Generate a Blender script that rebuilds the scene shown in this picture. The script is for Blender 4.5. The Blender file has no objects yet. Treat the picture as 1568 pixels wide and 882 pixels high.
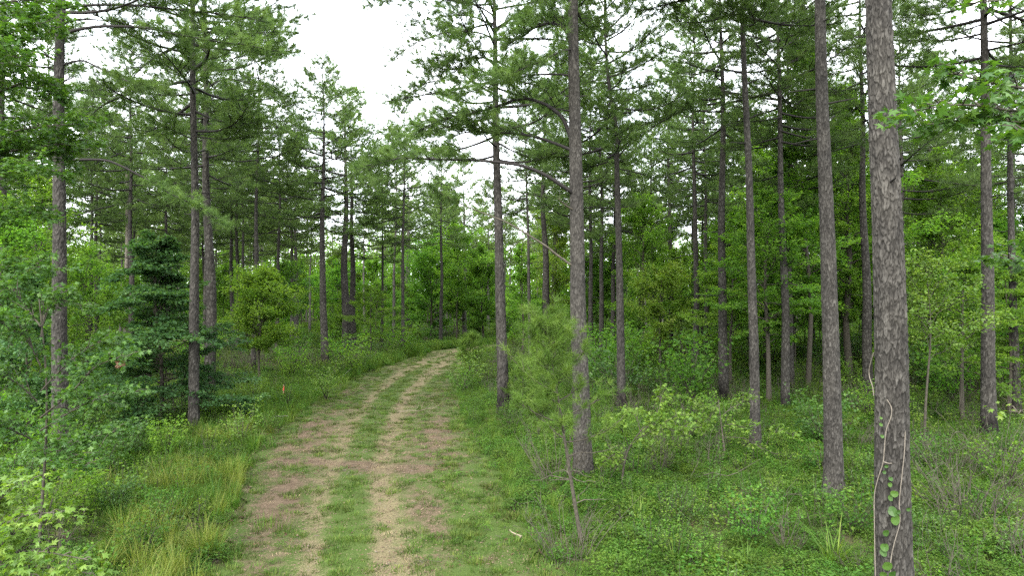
import bpy, math, random
import numpy as np
from mathutils import Vector, Matrix, Quaternion, noise

rad = math.radians
C = bpy.context.scene.collection
SC = bpy.context.scene

# ------------------------------------------------------------------ camera
CAM_H, PITCH, F = 5.0, rad(0.77), 1045.0          # F in pixels of the 1568 px photograph
cam = bpy.data.cameras.new('camera')
cam.sensor_width = 36; cam.lens = 36 * F / 1568
cam.clip_start = 0.1; cam.clip_end = 3000
camo = bpy.data.objects.new('camera', cam); C.objects.link(camo)
camo.location = (0, 0, CAM_H); camo.rotation_euler = (rad(90) + PITCH, 0, 0)
SC.camera = camo

# ------------------------------------------------------------------ world: overcast day
SUN_EL, SUN_ROT = rad(43), rad(205)
w = bpy.data.worlds.new('World'); SC.world = w; w.use_nodes = True
nt = w.node_tree
bg = nt.nodes['Background']; bg.inputs['Strength'].default_value = 0.10
sky = nt.nodes.new('ShaderNodeTexSky'); sky.sky_type = 'NISHITA'; sky.sun_disc = False
sky.sun_elevation = SUN_EL; sky.sun_rotation = SUN_ROT
tc = nt.nodes.new('ShaderNodeTexCoord')
nz = nt.nodes.new('ShaderNodeTexNoise'); nz.inputs['Scale'].default_value = 3.0; nz.inputs['Detail'].default_value = 4
mp = nt.nodes.new('ShaderNodeMapping'); mp.inputs['Scale'].default_value = (1, 1, 3)
nt.links.new(tc.outputs['Generated'], mp.inputs['Vector']); nt.links.new(mp.outputs['Vector'], nz.inputs['Vector'])
cr = nt.nodes.new('ShaderNodeValToRGB')
cr.color_ramp.elements[0].position = 0.3; cr.color_ramp.elements[0].color = (11.5, 12.3, 13.4, 1)
cr.color_ramp.elements[1].position = 0.7; cr.color_ramp.elements[1].color = (13.6, 13.9, 14.4, 1)
nt.links.new(nz.outputs['Fac'], cr.inputs['Fac'])
mx = nt.nodes.new('ShaderNodeMix'); mx.data_type = 'RGBA'; mx.inputs['Factor'].default_value = 0.92
nt.links.new(sky.outputs['Color'], mx.inputs['A']); nt.links.new(cr.outputs['Color'], mx.inputs['B'])
nt.links.new(mx.outputs['Result'], bg.inputs['Color'])

sun = bpy.data.lights.new('sun', 'SUN'); sun.energy = 3.0; sun.angle = rad(40); sun.color = (1, 0.97, 0.92)
suno = bpy.data.objects.new('sun', sun); C.objects.link(suno)
sd = Vector((math.sin(SUN_ROT) * math.cos(SUN_EL), math.cos(SUN_ROT) * math.cos(SUN_EL), math.sin(SUN_EL)))
suno.rotation_euler = sd.to_track_quat('Z', 'Y').to_euler()

SC.view_settings.view_transform = 'Standard'; SC.view_settings.look = 'None'
SC.view_settings.exposure = 2.2; SC.view_settings.gamma = 1; SC.view_settings.use_curve_mapping = False
SC.render.engine = 'CYCLES'
cy = SC.cycles
cy.max_bounces = 10; cy.diffuse_bounces = 8; cy.glossy_bounces = 1; cy.transmission_bounces = 8; cy.transparent_max_bounces = 4
cy.caustics_reflective = False; cy.caustics_refractive = False
cy.use_adaptive_sampling = False; cy.adaptive_threshold = 0.01
cy.use_denoising = False
cy.sample_clamp_indirect = 6
cy.filter_width = 1.5

# ------------------------------------------------------------------ pixels of the photograph -> world
def ray(px, py):
    u = (px - 784) / F; v = (441 - py) / F
    return Vector((u, math.cos(PITCH) - math.sin(PITCH) * v, math.sin(PITCH) + math.cos(PITCH) * v))
def at(px, py, Y):
    d = ray(px, py); return Vector((0, 0, CAM_H)) + d * (Y / d.y)
def gz(x, y):
    h = 0.22 * noise.noise(Vector((x * .06, y * .06, 3.1))) + 0.09 * noise.noise(Vector((x * .25, y * .25, 7.7)))
    return h
def ground(px, py):
    d = ray(px, py)
    t = -CAM_H / d.z
    for _ in range(4):
        t = (gz(d.x * t, d.y * t) - CAM_H) / d.z
    return Vector((d.x * t, d.y * t, gz(d.x * t, d.y * t)))
def pix(p):
    r = Vector(p) - Vector((0, 0, CAM_H))
    c, s = math.cos(PITCH), math.sin(PITCH)
    dep = r.y * c + r.z * s; up = -r.y * s + r.z * c
    return 784 + F * r.x / dep, 441 - F * up / dep

# ------------------------------------------------------------------ object helpers
def tag(o, label=None, cat=None, group=None, kind=None):
    for k, v in (('label', label), ('category', cat), ('group', group), ('kind', kind)):
        if v: o[k] = v
    return o
def empty(name, loc, label=None, cat=None, group=None):
    o = bpy.data.objects.new(name, None); C.objects.link(o); o.location = loc
    o.empty_display_size = .2
    return tag(o, label, cat, group)
def place(name, me, parent=None, loc=(0, 0, 0), rz=0, sc=(1, 1, 1)):
    o = bpy.data.objects.new(name, me); C.objects.link(o)
    if parent: o.parent = parent
    o.location = loc; o.rotation_euler = (0, 0, rz); o.scale = sc
    return o
def copy_tree(src, loc, rz, sc, label, group=None):
    c = src.copy(); C.objects.link(c); c.location = loc; c.rotation_mode = 'XYZ'; c.rotation_euler = (0, 0, rz); c.scale = (sc, sc, sc)
    c['label'] = label
    if group: c['group'] = group
    for ch in src.children:
        d = ch.copy(); C.objects.link(d); d.parent = c
        for g in ch.children:
            e = g.copy(); C.objects.link(e); e.parent = d
    return c

class Geo:
    """collects vertices, faces, a material slot per face and one float 'v' per vertex"""
    def __init__(s): s.V = []; s.A = []; s.f = []; s.n = 0
    def add(s, v, faces, mat=0, a=0.5, smooth=False):
        v = np.asarray(v, float).reshape(-1, 3); faces = np.asarray(faces, int)
        s.V.append(v); s.A.append(np.broadcast_to(np.asarray(a, float), (len(v),)))
        s.f.append((faces + s.n, mat, smooth)); s.n += len(v)
    def mesh(s, name, mats):
        me = bpy.data.meshes.new(name)
        V = np.concatenate(s.V); A = np.concatenate(s.A)
        idx = np.concatenate([f.ravel() for f, _, _ in s.f])
        tot = np.concatenate([np.full(len(f), f.shape[1]) for f, _, _ in s.f])
        mi = np.concatenate([np.full(len(f), m) for f, m, _ in s.f])
        sm = np.concatenate([np.full(len(f), q) for f, _, q in s.f])
        me.vertices.add(len(V)); me.vertices.foreach_set('co', V.ravel())
        me.loops.add(len(idx)); me.loops.foreach_set('vertex_index', idx.astype(np.int32))
        me.polygons.add(len(tot)); me.polygons.foreach_set('loop_start', np.concatenate([[0], np.cumsum(tot)[:-1]]).astype(np.int32))
        me.polygons.foreach_set('loop_total', tot.astype(np.int32))
        me.polygons.foreach_set('material_index', mi.astype(np.int32)); me.polygons.foreach_set('use_smooth', sm.astype(bool))
        at_ = me.attributes.new('v', 'FLOAT', 'POINT'); at_.data.foreach_set('value', A.astype(np.float32))
        for m in mats: me.materials.append(m)
        me.update(calc_edges=True)
        return me

def nrm(a): return a / np.maximum(np.linalg.norm(a, axis=-1, keepdims=True), 1e-9)
def frames(P):
    P = np.asarray(P, float)
    T = nrm(np.gradient(P, axis=0))
    ref = np.array([0, 0, 1.]) if abs(nrm((P[-1] - P[0])[None])[0, 2]) < .8 else np.array([1., 0, 0])
    A = nrm(np.cross(T, ref)); B = np.cross(T, A)
    return P, T, A, B
def tube(g, P, R, k=5, mat=0, a=0.5):
    P, T, A, B = frames(P); R = np.broadcast_to(np.asarray(R, float), (len(P),))
    th = np.arange(k) * 2 * math.pi / k
    V = P[:, None] + R[:, None, None] * (np.cos(th)[None, :, None] * A[:, None] + np.sin(th)[None, :, None] * B[:, None])
    i, j = np.meshgrid(np.arange(len(P) - 1), np.arange(k), indexing='ij'); j2 = (j + 1) % k
    f = np.stack([i * k + j, i * k + j2, (i + 1) * k + j2, (i + 1) * k + j], -1).reshape(-1, 4)
    g.add(V.reshape(-1, 3), f, mat, a, True)
def resample(P, n):
    """smooth (Catmull-like) resampling of a polyline"""
    P = np.asarray(P, float); m = len(P)
    t = np.linspace(0, m - 1, n); i = np.clip(t.astype(int), 0, m - 2); u = (t - i)[:, None]
    p0 = P[np.clip(i - 1, 0, m - 1)]; p1 = P[i]; p2 = P[i + 1]; p3 = P[np.clip(i + 2, 0, m - 1)]
    return .5 * (2 * p1 + (p2 - p0) * u + (2 * p0 - 5 * p1 + 4 * p2 - p3) * u ** 2 + (3 * p1 - p0 - 3 * p2 + p3) * u ** 3)

def needles(g, P, D, N, L, wd, rng, spread=1.0, mat=0):
    """bundles of pine needles: N needles fan out of every twig tip P along D"""
    n = len(P)
    if n == 0: return
    P = np.repeat(np.asarray(P), N, 0); D = np.repeat(np.asarray(D), N, 0); m = len(P)
    tv = np.repeat(rng.random(n), N)
    d = nrm(D * rng.uniform(.05, 1.15, (m, 1)) + nrm(rng.normal(size=(m, 3))) * spread)
    b = P - D * rng.uniform(-.03, .14, (m, 1)) + rng.normal(size=(m, 3)) * .012
    p = nrm(np.cross(d, rng.normal(size=(m, 3)))) * (wd / 2)
    l = L * rng.uniform(.7, 1.1, (m, 1))
    tip = b + d * l; tip[:, 2] -= l[:, 0] * .10
    V = np.stack([b - p, b + p, tip], 1).reshape(-1, 3)
    a = np.repeat(np.clip(tv * .75 + rng.random(m) * .25, 0, 1), 3)
    g.add(V, np.arange(m * 3).reshape(-1, 3), mat, a)

def leaves(g, P, N, D, S, rng, mat=0, a=None, wide=.36, fold=.07):
    """simple pointed leaves: one folded quad each"""
    n = len(P)
    if n == 0: return
    D = nrm(D - N * np.sum(D * N, 1, keepdims=True)); W = np.cross(N, D); S = np.broadcast_to(S, (n,))[:, None]
    V = np.stack([P, P + D * S * .5 + W * S * wide + N * S * fold, P + D * S - N * S * .10, P + D * S * .5 - W * S * wide + N * S * fold], 1)
    if a is None: a = rng.random(n)
    g.add(V.reshape(-1, 3), np.arange(n * 4).reshape(-1, 4), mat, np.repeat(a, 4))

_ang = np.radians([0, 24, 52, 80, 112, 168, 192, 248, 280, 308, 336]); _rr = np.array([1, .42, .88, .36, .62, .22, .22, .62, .36, .88, .42])
def star_leaves(g, P, N, D, S, rng, mat=0, a=None):
    """five-lobed sweetgum leaves, slightly cupped"""
    n = len(P)
    if n == 0: return
    D = nrm(D - N * np.sum(D * N, 1, keepdims=True)); W = np.cross(N, D); S = np.broadcast_to(S, (n,))[:, None, None] * .62
    cx = np.cos(_ang)[None, :, None]; sx = np.sin(_ang)[None, :, None]; r = _rr[None, :, None]
    ctr = P + D * S[:, 0] * .35
    O = ctr[:, None] + S * r * (cx * D[:, None] + sx * W[:, None]) - N[:, None] * S * r * r * .22
    V = np.concatenate([ctr[:, None], O], 1)
    k = len(_ang); f = np.array([[0, 1 + i, 1 + (i + 1) % k] for i in range(k)])
    F_ = (np.arange(n)[:, None, None] * (k + 1) + f[None]).reshape(-1, 3)
    if a is None: a = rng.random(n)
    g.add(V.reshape(-1, 3), F_, mat, np.repeat(a, k + 1))

# ------------------------------------------------------------------ materials
def new_mat(name):
    m = bpy.data.materials.new(name); m.use_nodes = True
    n = m.node_tree; n.nodes.clear()
    return m, n
def N_(n, t, **kw):
    x = n.nodes.new(t)
    for k, v in kw.items(): setattr(x, k, v)
    return x
def ramp(n, cols):
    r = N_(n, 'ShaderNodeValToRGB'); e = r.color_ramp.elements
    while len(e) < len(cols): e.new(.5)
    for i, (p, c) in enumerate(cols): e[i].position = p; e[i].color = (*c, 1)
    return r
def leaf_mat(name, cols, trans=.4, rough=.5, per_obj=.25, spec=.22, hue=.0, tcol=(1.15, 1.2, .55)):
    """cols: ramp over the per-leaf value; objects differ a little in brightness"""
    m, n = new_mat(name); L = n.links.new
    at_ = N_(n, 'ShaderNodeAttribute', attribute_name='v')
    oi = N_(n, 'ShaderNodeObjectInfo')
    r = ramp(n, cols); L(at_.outputs['Fac'], r.inputs['Fac'])
    hs = N_(n, 'ShaderNodeHueSaturation')
    mr = N_(n, 'ShaderNodeMapRange'); mr.inputs['To Min'].default_value = 1 - per_obj; mr.inputs['To Max'].default_value = 1 + per_obj
    L(oi.outputs['Random'], mr.inputs['Value']); L(mr.outputs['Result'], hs.inputs['Value'])
    mh = N_(n, 'ShaderNodeMapRange'); mh.inputs['To Min'].default_value = .5 - hue; mh.inputs['To Max'].default_value = .5 + hue
    ml = N_(n, 'ShaderNodeMath', operation='FRACT'); m7 = N_(n, 'ShaderNodeMath', operation='MULTIPLY'); m7.inputs[1].default_value = 7.31
    L(oi.outputs['Random'], m7.inputs[0]); L(m7.outputs[0], ml.inputs[0]); L(ml.outputs[0], mh.inputs['Value']); L(mh.outputs['Result'], hs.inputs['Hue'])
    L(r.outputs['Color'], hs.inputs['Color'])
    p = N_(n, 'ShaderNodeBsdfPrincipled'); p.inputs['Roughness'].default_value = rough; p.inputs['Specular IOR Level'].default_value = spec
    L(hs.outputs['Color'], p.inputs['Base Color'])
    t = N_(n, 'ShaderNodeBsdfTranslucent')
    mu = N_(n, 'ShaderNodeMix', data_type='RGBA', blend_type='MULTIPLY'); mu.inputs['Factor'].default_value = 1; mu.inputs['B'].default_value = (*tcol, 1)
    L(hs.outputs['Color'], mu.inputs['A']); L(mu.outputs['Result'], t.inputs['Color'])
    mix = N_(n, 'ShaderNodeMixShader'); mix.inputs[0].default_value = trans
    L(p.outputs[0], mix.inputs[1]); L(t.outputs[0], mix.inputs[2])
    o = N_(n, 'ShaderNodeOutputMaterial'); L(mix.outputs[0], o.inputs['Surface'])
    return m
def bark_mat(name, dark, mid, light, scale=9.0, stretch=.38, char=0.0, attr=False, rough=.9, bump=.6):
    """plated pine bark: pale plates, dark furrows; char = height in m of old fire scorch on the butt"""
    m, n = new_mat(name); L = n.links.new
    tc = N_(n, 'ShaderNodeTexCoord'); oi = N_(n, 'ShaderNodeObjectInfo')
    ad = N_(n, 'ShaderNodeVectorMath', operation='ADD'); L(tc.outputs['Object'], ad.inputs[0])
    sc = N_(n, 'ShaderNodeVectorMath', operation='SCALE'); sc.inputs['Scale'].default_value = 37.0
    cv = N_(n, 'ShaderNodeCombineXYZ'); L(oi.outputs['Random'], cv.inputs[2]); L(cv.outputs[0], sc.inputs[0]); L(sc.outputs[0], ad.inputs[1])
    mp = N_(n, 'ShaderNodeMapping'); mp.inputs['Scale'].default_value = (1, 1, stretch); L(ad.outputs[0], mp.inputs['Vector'])
    nz = N_(n, 'ShaderNodeTexNoise'); nz.inputs['Scale'].default_value = 14; nz.inputs['Detail'].default_value = 4; L(mp.outputs[0], nz.inputs['Vector'])
    n2 = N_(n, 'ShaderNodeTexNoise'); n2.inputs['Scale'].default_value = 1.6; n2.inputs['Detail'].default_value = 5; L(ad.outputs[0], n2.inputs['Vector'])
    if attr:
        src = N_(n, 'ShaderNodeAttribute', attribute_name='v').outputs['Fac']
    else:
        mv = N_(n, 'ShaderNodeVectorMath', operation='MULTIPLY_ADD'); mv.inputs[1].default_value = (.06, .06, .06)
        L(nz.outputs['Color'], mv.inputs[0]); L(mp.outputs[0], mv.inputs[2])
        vo = N_(n, 'ShaderNodeTexVoronoi', feature='DISTANCE_TO_EDGE'); vo.inputs['Scale'].default_value = scale; L(mv.outputs[0], vo.inputs['Vector'])
        mm = N_(n, 'ShaderNodeMath', operation='MULTIPLY'); mm.inputs[1].default_value = 3.2; mm.use_clamp = True; L(vo.outputs['Distance'], mm.inputs[0])
        src = mm.outputs[0]
    a1 = N_(n, 'ShaderNodeMath', operation='MULTIPLY_ADD'); a1.inputs[1].default_value = .75; L(nz.outputs['Fac'], a1.inputs[0])
    sb = N_(n, 'ShaderNodeMath', operation='SUBTRACT'); L(src, sb.inputs[0]); sb.inputs[1].default_value = .37; L(sb.outputs[0], a1.inputs[2])
    r = ramp(n, [(.05, dark), (.45, mid), (.95, light)]); L(a1.outputs[0], r.inputs['Fac'])
    mu = N_(n, 'ShaderNodeMix', data_type='RGBA', blend_type='MULTIPLY'); mu.inputs['Factor'].default_value = 1
    r2 = ramp(n, [(.3, (.72, .70, .70)), (.7, (1.15, 1.12, 1.08))]); L(n2.outputs['Fac'], r2.inputs['Fac'])
    L(r.outputs['Color'], mu.inputs['A']); L(r2.outputs['Color'], mu.inputs['B'])
    col = mu.outputs['Result']
    if char > 0:
        sx = N_(n, 'ShaderNodeSeparateXYZ'); L(tc.outputs['Object'], sx.inputs[0])
        ns = N_(n, 'ShaderNodeMath', operation='MULTIPLY_ADD'); ns.inputs[1].default_value = char * 1.6; L(n2.outputs['Fac'], ns.inputs[0]); L(sx.outputs['Z'], ns.inputs[2])
        mr = N_(n, 'ShaderNodeMapRange'); mr.inputs['From Min'].default_value = char * 1.25; mr.inputs['From Max'].default_value = char * 2.1
        mr.inputs['To Min'].default_value = 1; mr.inputs['To Max'].default_value = 0; L(ns.outputs[0], mr.inputs['Value'])
        mc = N_(n, 'ShaderNodeMix', data_type='RGBA'); L(mr.outputs['Result'], mc.inputs['Factor']); L(col, mc.inputs['A'])
        md = N_(n, 'ShaderNodeMix', data_type='RGBA', blend_type='MULTIPLY'); md.inputs['Factor'].default_value = 1; L(col, md.inputs['A']); md.inputs['B'].default_value = (.30, .28, .27, 1)
        L(md.outputs['Result'], mc.inputs['B']); col = mc.outputs['Result']
    p = N_(n, 'ShaderNodeBsdfPrincipled'); p.inputs['Roughness'].default_value = rough; p.inputs['Specular IOR Level'].default_value = .15
    L(col, p.inputs['Base Color'])
    b = N_(n, 'ShaderNodeBump'); b.inputs['Strength'].default_value = bump; b.inputs['Distance'].default_value = .02; L(a1.outputs[0], b.inputs['Height']); L(b.outputs[0], p.inputs['Normal'])
    o = N_(n, 'ShaderNodeOutputMaterial'); L(p.outputs[0], o.inputs['Surface'])
    return m
def plain(name, col, rough=.8, var=.25, scale=8):
    m, n = new_mat(name); L = n.links.new
    tc = N_(n, 'ShaderNodeTexCoord'); nz = N_(n, 'ShaderNodeTexNoise'); nz.inputs['Scale'].default_value = scale; nz.inputs['Detail'].default_value = 4
    L(tc.outputs['Object'], nz.inputs['Vector'])
    r = ramp(n, [(.3, tuple(c * (1 - var) for c in col)), (.7, tuple(c * (1 + var) for c in col))]); L(nz.outputs['Fac'], r.inputs['Fac'])
    p = N_(n, 'ShaderNodeBsdfPrincipled'); p.inputs['Roughness'].default_value = rough; p.inputs['Specular IOR Level'].default_value = .2
    L(r.outputs['Color'], p.inputs['Base Color'])
    o = N_(n, 'ShaderNodeOutputMaterial'); L(p.outputs[0], o.inputs['Surface'])
    return m

M = {}
BD, BM, BL = (.012, .011, .0095), (.031, .029, .0255), (.070, .067, .060)
M['bark_near'] = bark_mat('plated pine bark', BD, BM, BL, attr=True, char=0)
M['bark_near_char'] = bark_mat('plated pine bark scorched at the butt', BD, BM, BL, attr=True, char=1.0)
M['bark'] = bark_mat('pine bark', (.017, .0155, .0135), (.030, .028, .0245), (.050, .048, .042), scale=11, char=.8)
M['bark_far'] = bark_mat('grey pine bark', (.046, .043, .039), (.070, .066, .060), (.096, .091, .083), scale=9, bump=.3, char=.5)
M['snag'] = plain('bare bleached wood', (.125, .11, .09), var=.3, scale=5)
M['limb'] = plain('pine limb bark', (.013, .011, .010), var=.4, scale=14)
M['twig'] = plain('dry grey twig', (.050, .043, .032), var=.35, scale=9)
M['stem'] = plain('smooth dark sapling bark', (.038, .033, .024), var=.4, scale=16)
M['vine'] = plain('pale vine stem', (.115, .10, .08), var=.3, scale=12)
TC = (1.25, 1.25, .45)
M['needle'] = leaf_mat('pine needles', [(0, (.036, .068, .020)), (.5, (.068, .118, .031)), (1, (.115, .175, .048))], trans=.48, rough=.5, per_obj=.2, spec=.15, tcol=(1.15, 1.2, .6))
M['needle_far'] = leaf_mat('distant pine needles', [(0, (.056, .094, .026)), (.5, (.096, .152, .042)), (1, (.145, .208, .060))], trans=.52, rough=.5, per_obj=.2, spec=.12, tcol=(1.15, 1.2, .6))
M['needle_young'] = leaf_mat('young pine needles', [(0, (.040, .080, .012)), (.5, (.074, .134, .020)), (1, (.12, .18, .034))], trans=.42, rough=.5, per_obj=.15, spec=.15)
M['gum'] = leaf_mat('sweetgum leaves', [(0, (.022, .060, .012)), (.55, (.043, .097, .018)), (1, (.080, .148, .027))], trans=.48, rough=.42, per_obj=.12, spec=.25, tcol=TC)
M['gum_light'] = leaf_mat('fresh yellow green leaves', [(0, (.048, .105, .013)), (.6, (.092, .162, .022)), (1, (.165, .228, .044))], trans=.48, rough=.45, per_obj=.1, spec=.25, tcol=TC)
M['broad'] = leaf_mat('broad leaves', [(0, (.048, .112, .017)), (.5, (.092, .185, .027)), (1, (.175, .275, .048))], trans=.65, rough=.5, per_obj=.28, hue=.014, spec=.15, tcol=(1.15, 1.25, .45))
M['broad_dark'] = leaf_mat('dark dense leaves', [(0, (.026, .070, .024)), (.5, (.048, .112, .036)), (1, (.085, .155, .050))], trans=.5, rough=.5, per_obj=.15, spec=.15, tcol=TC)
M['broad_fresh'] = leaf_mat('fresh green leaves', [(0, (.055, .125, .015)), (.5, (.105, .195, .025)), (1, (.19, .28, .045))], trans=.62, rough=.5, per_obj=.1, spec=.15, tcol=TC)
M['broad_yellow'] = leaf_mat('yellowing leaves', [(0, (.066, .135, .016)), (.5, (.115, .195, .025)), (1, (.20, .26, .048))], trans=.5, rough=.5, per_obj=.15, spec=.15, tcol=TC)
M['herb'] = leaf_mat('low leafy herbs', [(0, (.020, .054, .008)), (.5, (.046, .098, .013)), (1, (.098, .164, .025))], trans=.48, rough=.5, per_obj=.3, hue=.022, spec=.12, tcol=TC)
M['grass'] = leaf_mat('tall roadside grass', [(0, (.030, .074, .010)), (.6, (.058, .116, .016)), (1, (.110, .158, .032))], trans=.45, rough=.5, per_obj=.28, hue=.018, spec=.12, tcol=TC)
M['grass_gold'] = leaf_mat('pale seeding grass', [(0, (.070, .108, .016)), (.6, (.118, .150, .028)), (1, (.185, .195, .055))], trans=.45, rough=.5, per_obj=.2, spec=.12, tcol=TC)
M['turf'] = leaf_mat('mown turf', [(0, (.027, .056, .008)), (.55, (.046, .082, .012)), (1, (.092, .112, .028))], trans=.35, rough=.6, per_obj=.5, hue=.02, spec=.08)
M['dead_leaf'] = leaf_mat('dead brown leaves', [(0, (.045, .022, .014)), (.5, (.08, .042, .025)), (1, (.13, .08, .045))], trans=.25, rough=.7, per_obj=.2, tcol=(1.1, .9, .6))
M['straw'] = leaf_mat('dry straw', [(0, (.11, .085, .045)), (.5, (.17, .135, .07)), (1, (.25, .20, .11))], trans=.2, rough=.7, per_obj=.25, tcol=(1, .9, .7))

# ------------------------------------------------------------------ the track, measured in the photograph
rows = [(1010, 215, 400, 585, 950), (882, 335, 468, 588, 850), (800, 365, 482, 588, 800), (720, 385, 508, 580, 752), (660, 425, 535, 599, 716),
        (620, 480, 562, 615, 706), (590, 525, 592, 638, 704), (565, 580, 632, 667, 714), (550, 622, 663, 688, 724), (541, 655, 693, 712, 742), (535, 690, 722, 738, 768)]
def gpt(px, py): q = ground(px, py); return (q.x, q.y)
edges = [[], [], [], []]
for py, *xs in rows:
    for k in range(4): edges[k].append(gpt(xs[k], py))
def ext(k, pts):                                     # the track bends right and runs on into the wood
    off = (k - 1.5) * 1.2
    c = [(2.5, 76), (9, 87), (20, 98), (36, 108), (60, 118)]
    for x, y in c: pts.append((x + off * .55, y - off * .8))
for k in range(4): ext(k, edges[k])
def dense(pts, n):
    P = np.array([(x, y, 0) for x, y in pts]); return resample(P, n)[:, :2]
NROW, NCOL = 460, 46
ED = [dense(e, NROW) for e in edges]
MID = (ED[1] + ED[2]) / 2
def track_uv(x, y):
    """(u, row): u 0..3 across the track (1 and 2 are the wheel ruts); outside the range means off the track"""
    if y < ED[0][0, 1] - 3 or y > 125: return -9, 0
    i = int(np.argmin((MID[:, 0] - x) ** 2 + (MID[:, 1] - y) ** 2))
    T = MID[min(i + 1, NROW - 1)] - MID[max(i - 1, 0)]; T = T / np.hypot(*T); Nn = np.array([T[1], -T[0]])
    s = (np.array([x, y]) - MID[i]) @ Nn
    q = [(e[i] - MID[i]) @ Nn for e in ED]
    if s < q[1]: u = 1 - (q[1] - s) / max(q[1] - q[0], .1)
    elif s < q[2]: u = 1 + (s - q[1]) / max(q[2] - q[1], .1)
    else: u = 2 + (s - q[2]) / max(q[3] - q[2], .1)
    return u, i
def fbm(x, y, s, seed=0, o=3): return noise.fractal(Vector((x * s, y * s, seed)), 1.0, 2.0, o)
def ss(a, b, x): t = min(1, max(0, (x - a) / (b - a))); return t * t * (3 - 2 * t)
def track_cover(u, x, y):
    """soil, straw, green amounts (0..1) at a place on the track"""
    n1 = fbm(x, y, .45, 1.3); n2 = fbm(x, y, 1.6, 5.1); n3 = fbm(x, y, .16, 9.7)
    near = ss(48, 14, y)
    rutL = math.exp(-((u - 1.0 + .06 * n1) / .20) ** 2); rutR = math.exp(-((u - 2.0 + .06 * n1) / .22) ** 2)
    straw = min(1, (rutL * .88 + rutR * .95) * (.88 + .45 * n2) + .55 * ss(32, 52, y) * (.75 + n2))
    soil = math.exp(-((u - .48) / .42) ** 2) * (.58 + .65 * n1 + .35 * n2)
    soil = max(soil, rutL * (.36 + .4 * n1 + .3 * n2))
    soil = max(soil, math.exp(-((u - 2.30) / .20) ** 2) * (.36 + .6 * n1 + .4 * n2))
    soil = max(soil, math.exp(-((u - 2.60) / .38) ** 2) * (.18 + .9 * n3 + .5 * n2))
    soil = min(1, max(0, soil))
    # the bare crossing strip that leads off to the left
    c = ground(450, 712); d = ((x - c.x) * .25 + (y - c.y) * .97) / .65
    if -7.5 < x < -2.2: soil = max(soil, math.exp(-(d + .6 * n1) ** 2) * .95)
    soil *= (.35 + .65 * near) if u > 2.2 else (.45 + .55 * near)
    edge = max(ss(.30, -.05, u), ss(2.72, 3.02, u))
    soil *= 1 - edge * .6
    return soil, straw * (1 - .5 * soil), edge

def surf_mat(name, kind):
    m, n = new_mat(name); L = n.links.new
    geo = N_(n, 'ShaderNodeNewGeometry')
    def noi(s, d=5, rgh=.6):
        q = N_(n, 'ShaderNodeTexNoise'); q.inputs['Scale'].default_value = s; q.inputs['Detail'].default_value = d; q.inputs['Roughness'].default_value = rgh
        L(geo.outputs['Position'], q.inputs['Vector']); return q.outputs['Fac']
    big, mid, fine = noi(.5), noi(4), noi(30, 3)
    def mixc(f, a, b):
        q = N_(n, 'ShaderNodeMix', data_type='RGBA'); L(f, q.inputs['Factor'])
        for s, v in (('A', a), ('B', b)):
            if isinstance(v, tuple): q.inputs[s].default_value = (*v, 1)
            else: L(v, q.inputs[s])
        return q.outputs['Result']
    def step(f, lo, hi):
        q = N_(n, 'ShaderNodeMapRange'); q.inputs['From Min'].default_value = lo; q.inputs['From Max'].default_value = hi; L(f, q.inputs['Value']); return q.outputs['Result']
    green = mixc(step(fine, .3, .7), (.024, .041, .008), (.048, .072, .015))
    soilc = mixc(step(mid, .35, .65), (.047, .032, .020), (.088, .064, .041))
    soilc = mixc(step(fine, .45, .75), soilc, (.072, .052, .036))
    if kind == 'track':
        so = N_(n, 'ShaderNodeAttribute', attribute_name='soil').outputs['Fac']; st = N_(n, 'ShaderNodeAttribute', attribute_name='straw').outputs['Fac']
        def noisy(f, amt):
            a = N_(n, 'ShaderNodeMath', operation='MULTIPLY_ADD'); a.inputs[1].default_value = amt; L(fine, a.inputs[0])
            b = N_(n, 'ShaderNodeMath', operation='MULTIPLY_ADD'); b.inputs[1].default_value = amt; L(mid, b.inputs[0]); L(f, b.inputs[2])
            s = N_(n, 'ShaderNodeMath', operation='SUBTRACT'); L(b.outputs[0], a.inputs[2]); L(a.outputs[0], s.inputs[0]); s.inputs[1].default_value = amt
            return s.outputs[0]
        strawc = mixc(step(fine, .3, .7), (.070, .058, .031), (.130, .110, .060))
        col = mixc(step(noisy(so, 1.1), .15, .65), green, soilc)
        col = mixc(step(noisy(st, .9), .20, .75), col, strawc)
    else:
        litter = mixc(step(mid, .35, .65), (.055, .038, .027), (.11, .08, .056))
        col = mixc(step(big, .38, .58), litter, green)
    p = N_(n, 'ShaderNodeBsdfPrincipled'); p.inputs['Roughness'].default_value = .95; p.inputs['Specular IOR Level'].default_value = .1
    L(col, p.inputs['Base Color'])
    b = N_(n, 'ShaderNodeBump'); b.inputs['Strength'].default_value = .7; b.inputs['Distance'].default_value = .06; L(fine, b.inputs['Height']); L(b.outputs[0], p.inputs['Normal'])
    o = N_(n, 'ShaderNodeOutputMaterial'); L(p.outputs[0], o.inputs['Surface'])
    return m

def grid_mesh(name, X, Y, Z, mat, attrs=None):
    r, c = X.shape; g = Geo()
    i, j = np.meshgrid(np.arange(r - 1), np.arange(c - 1), indexing='ij')
    f = np.stack([i * c + j, i * c + j + 1, (i + 1) * c + j + 1, (i + 1) * c + j], -1).reshape(-1, 4)
    g.add(np.stack([X, Y, Z], -1).reshape(-1, 3), f, 0, .5, True)
    me = g.mesh(name, [mat])
    for k, v in (attrs or {}).items():
        a = me.attributes.new(k, 'FLOAT', 'POINT'); a.data.foreach_set('value', np.asarray(v, np.float32).ravel())
    return me

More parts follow.
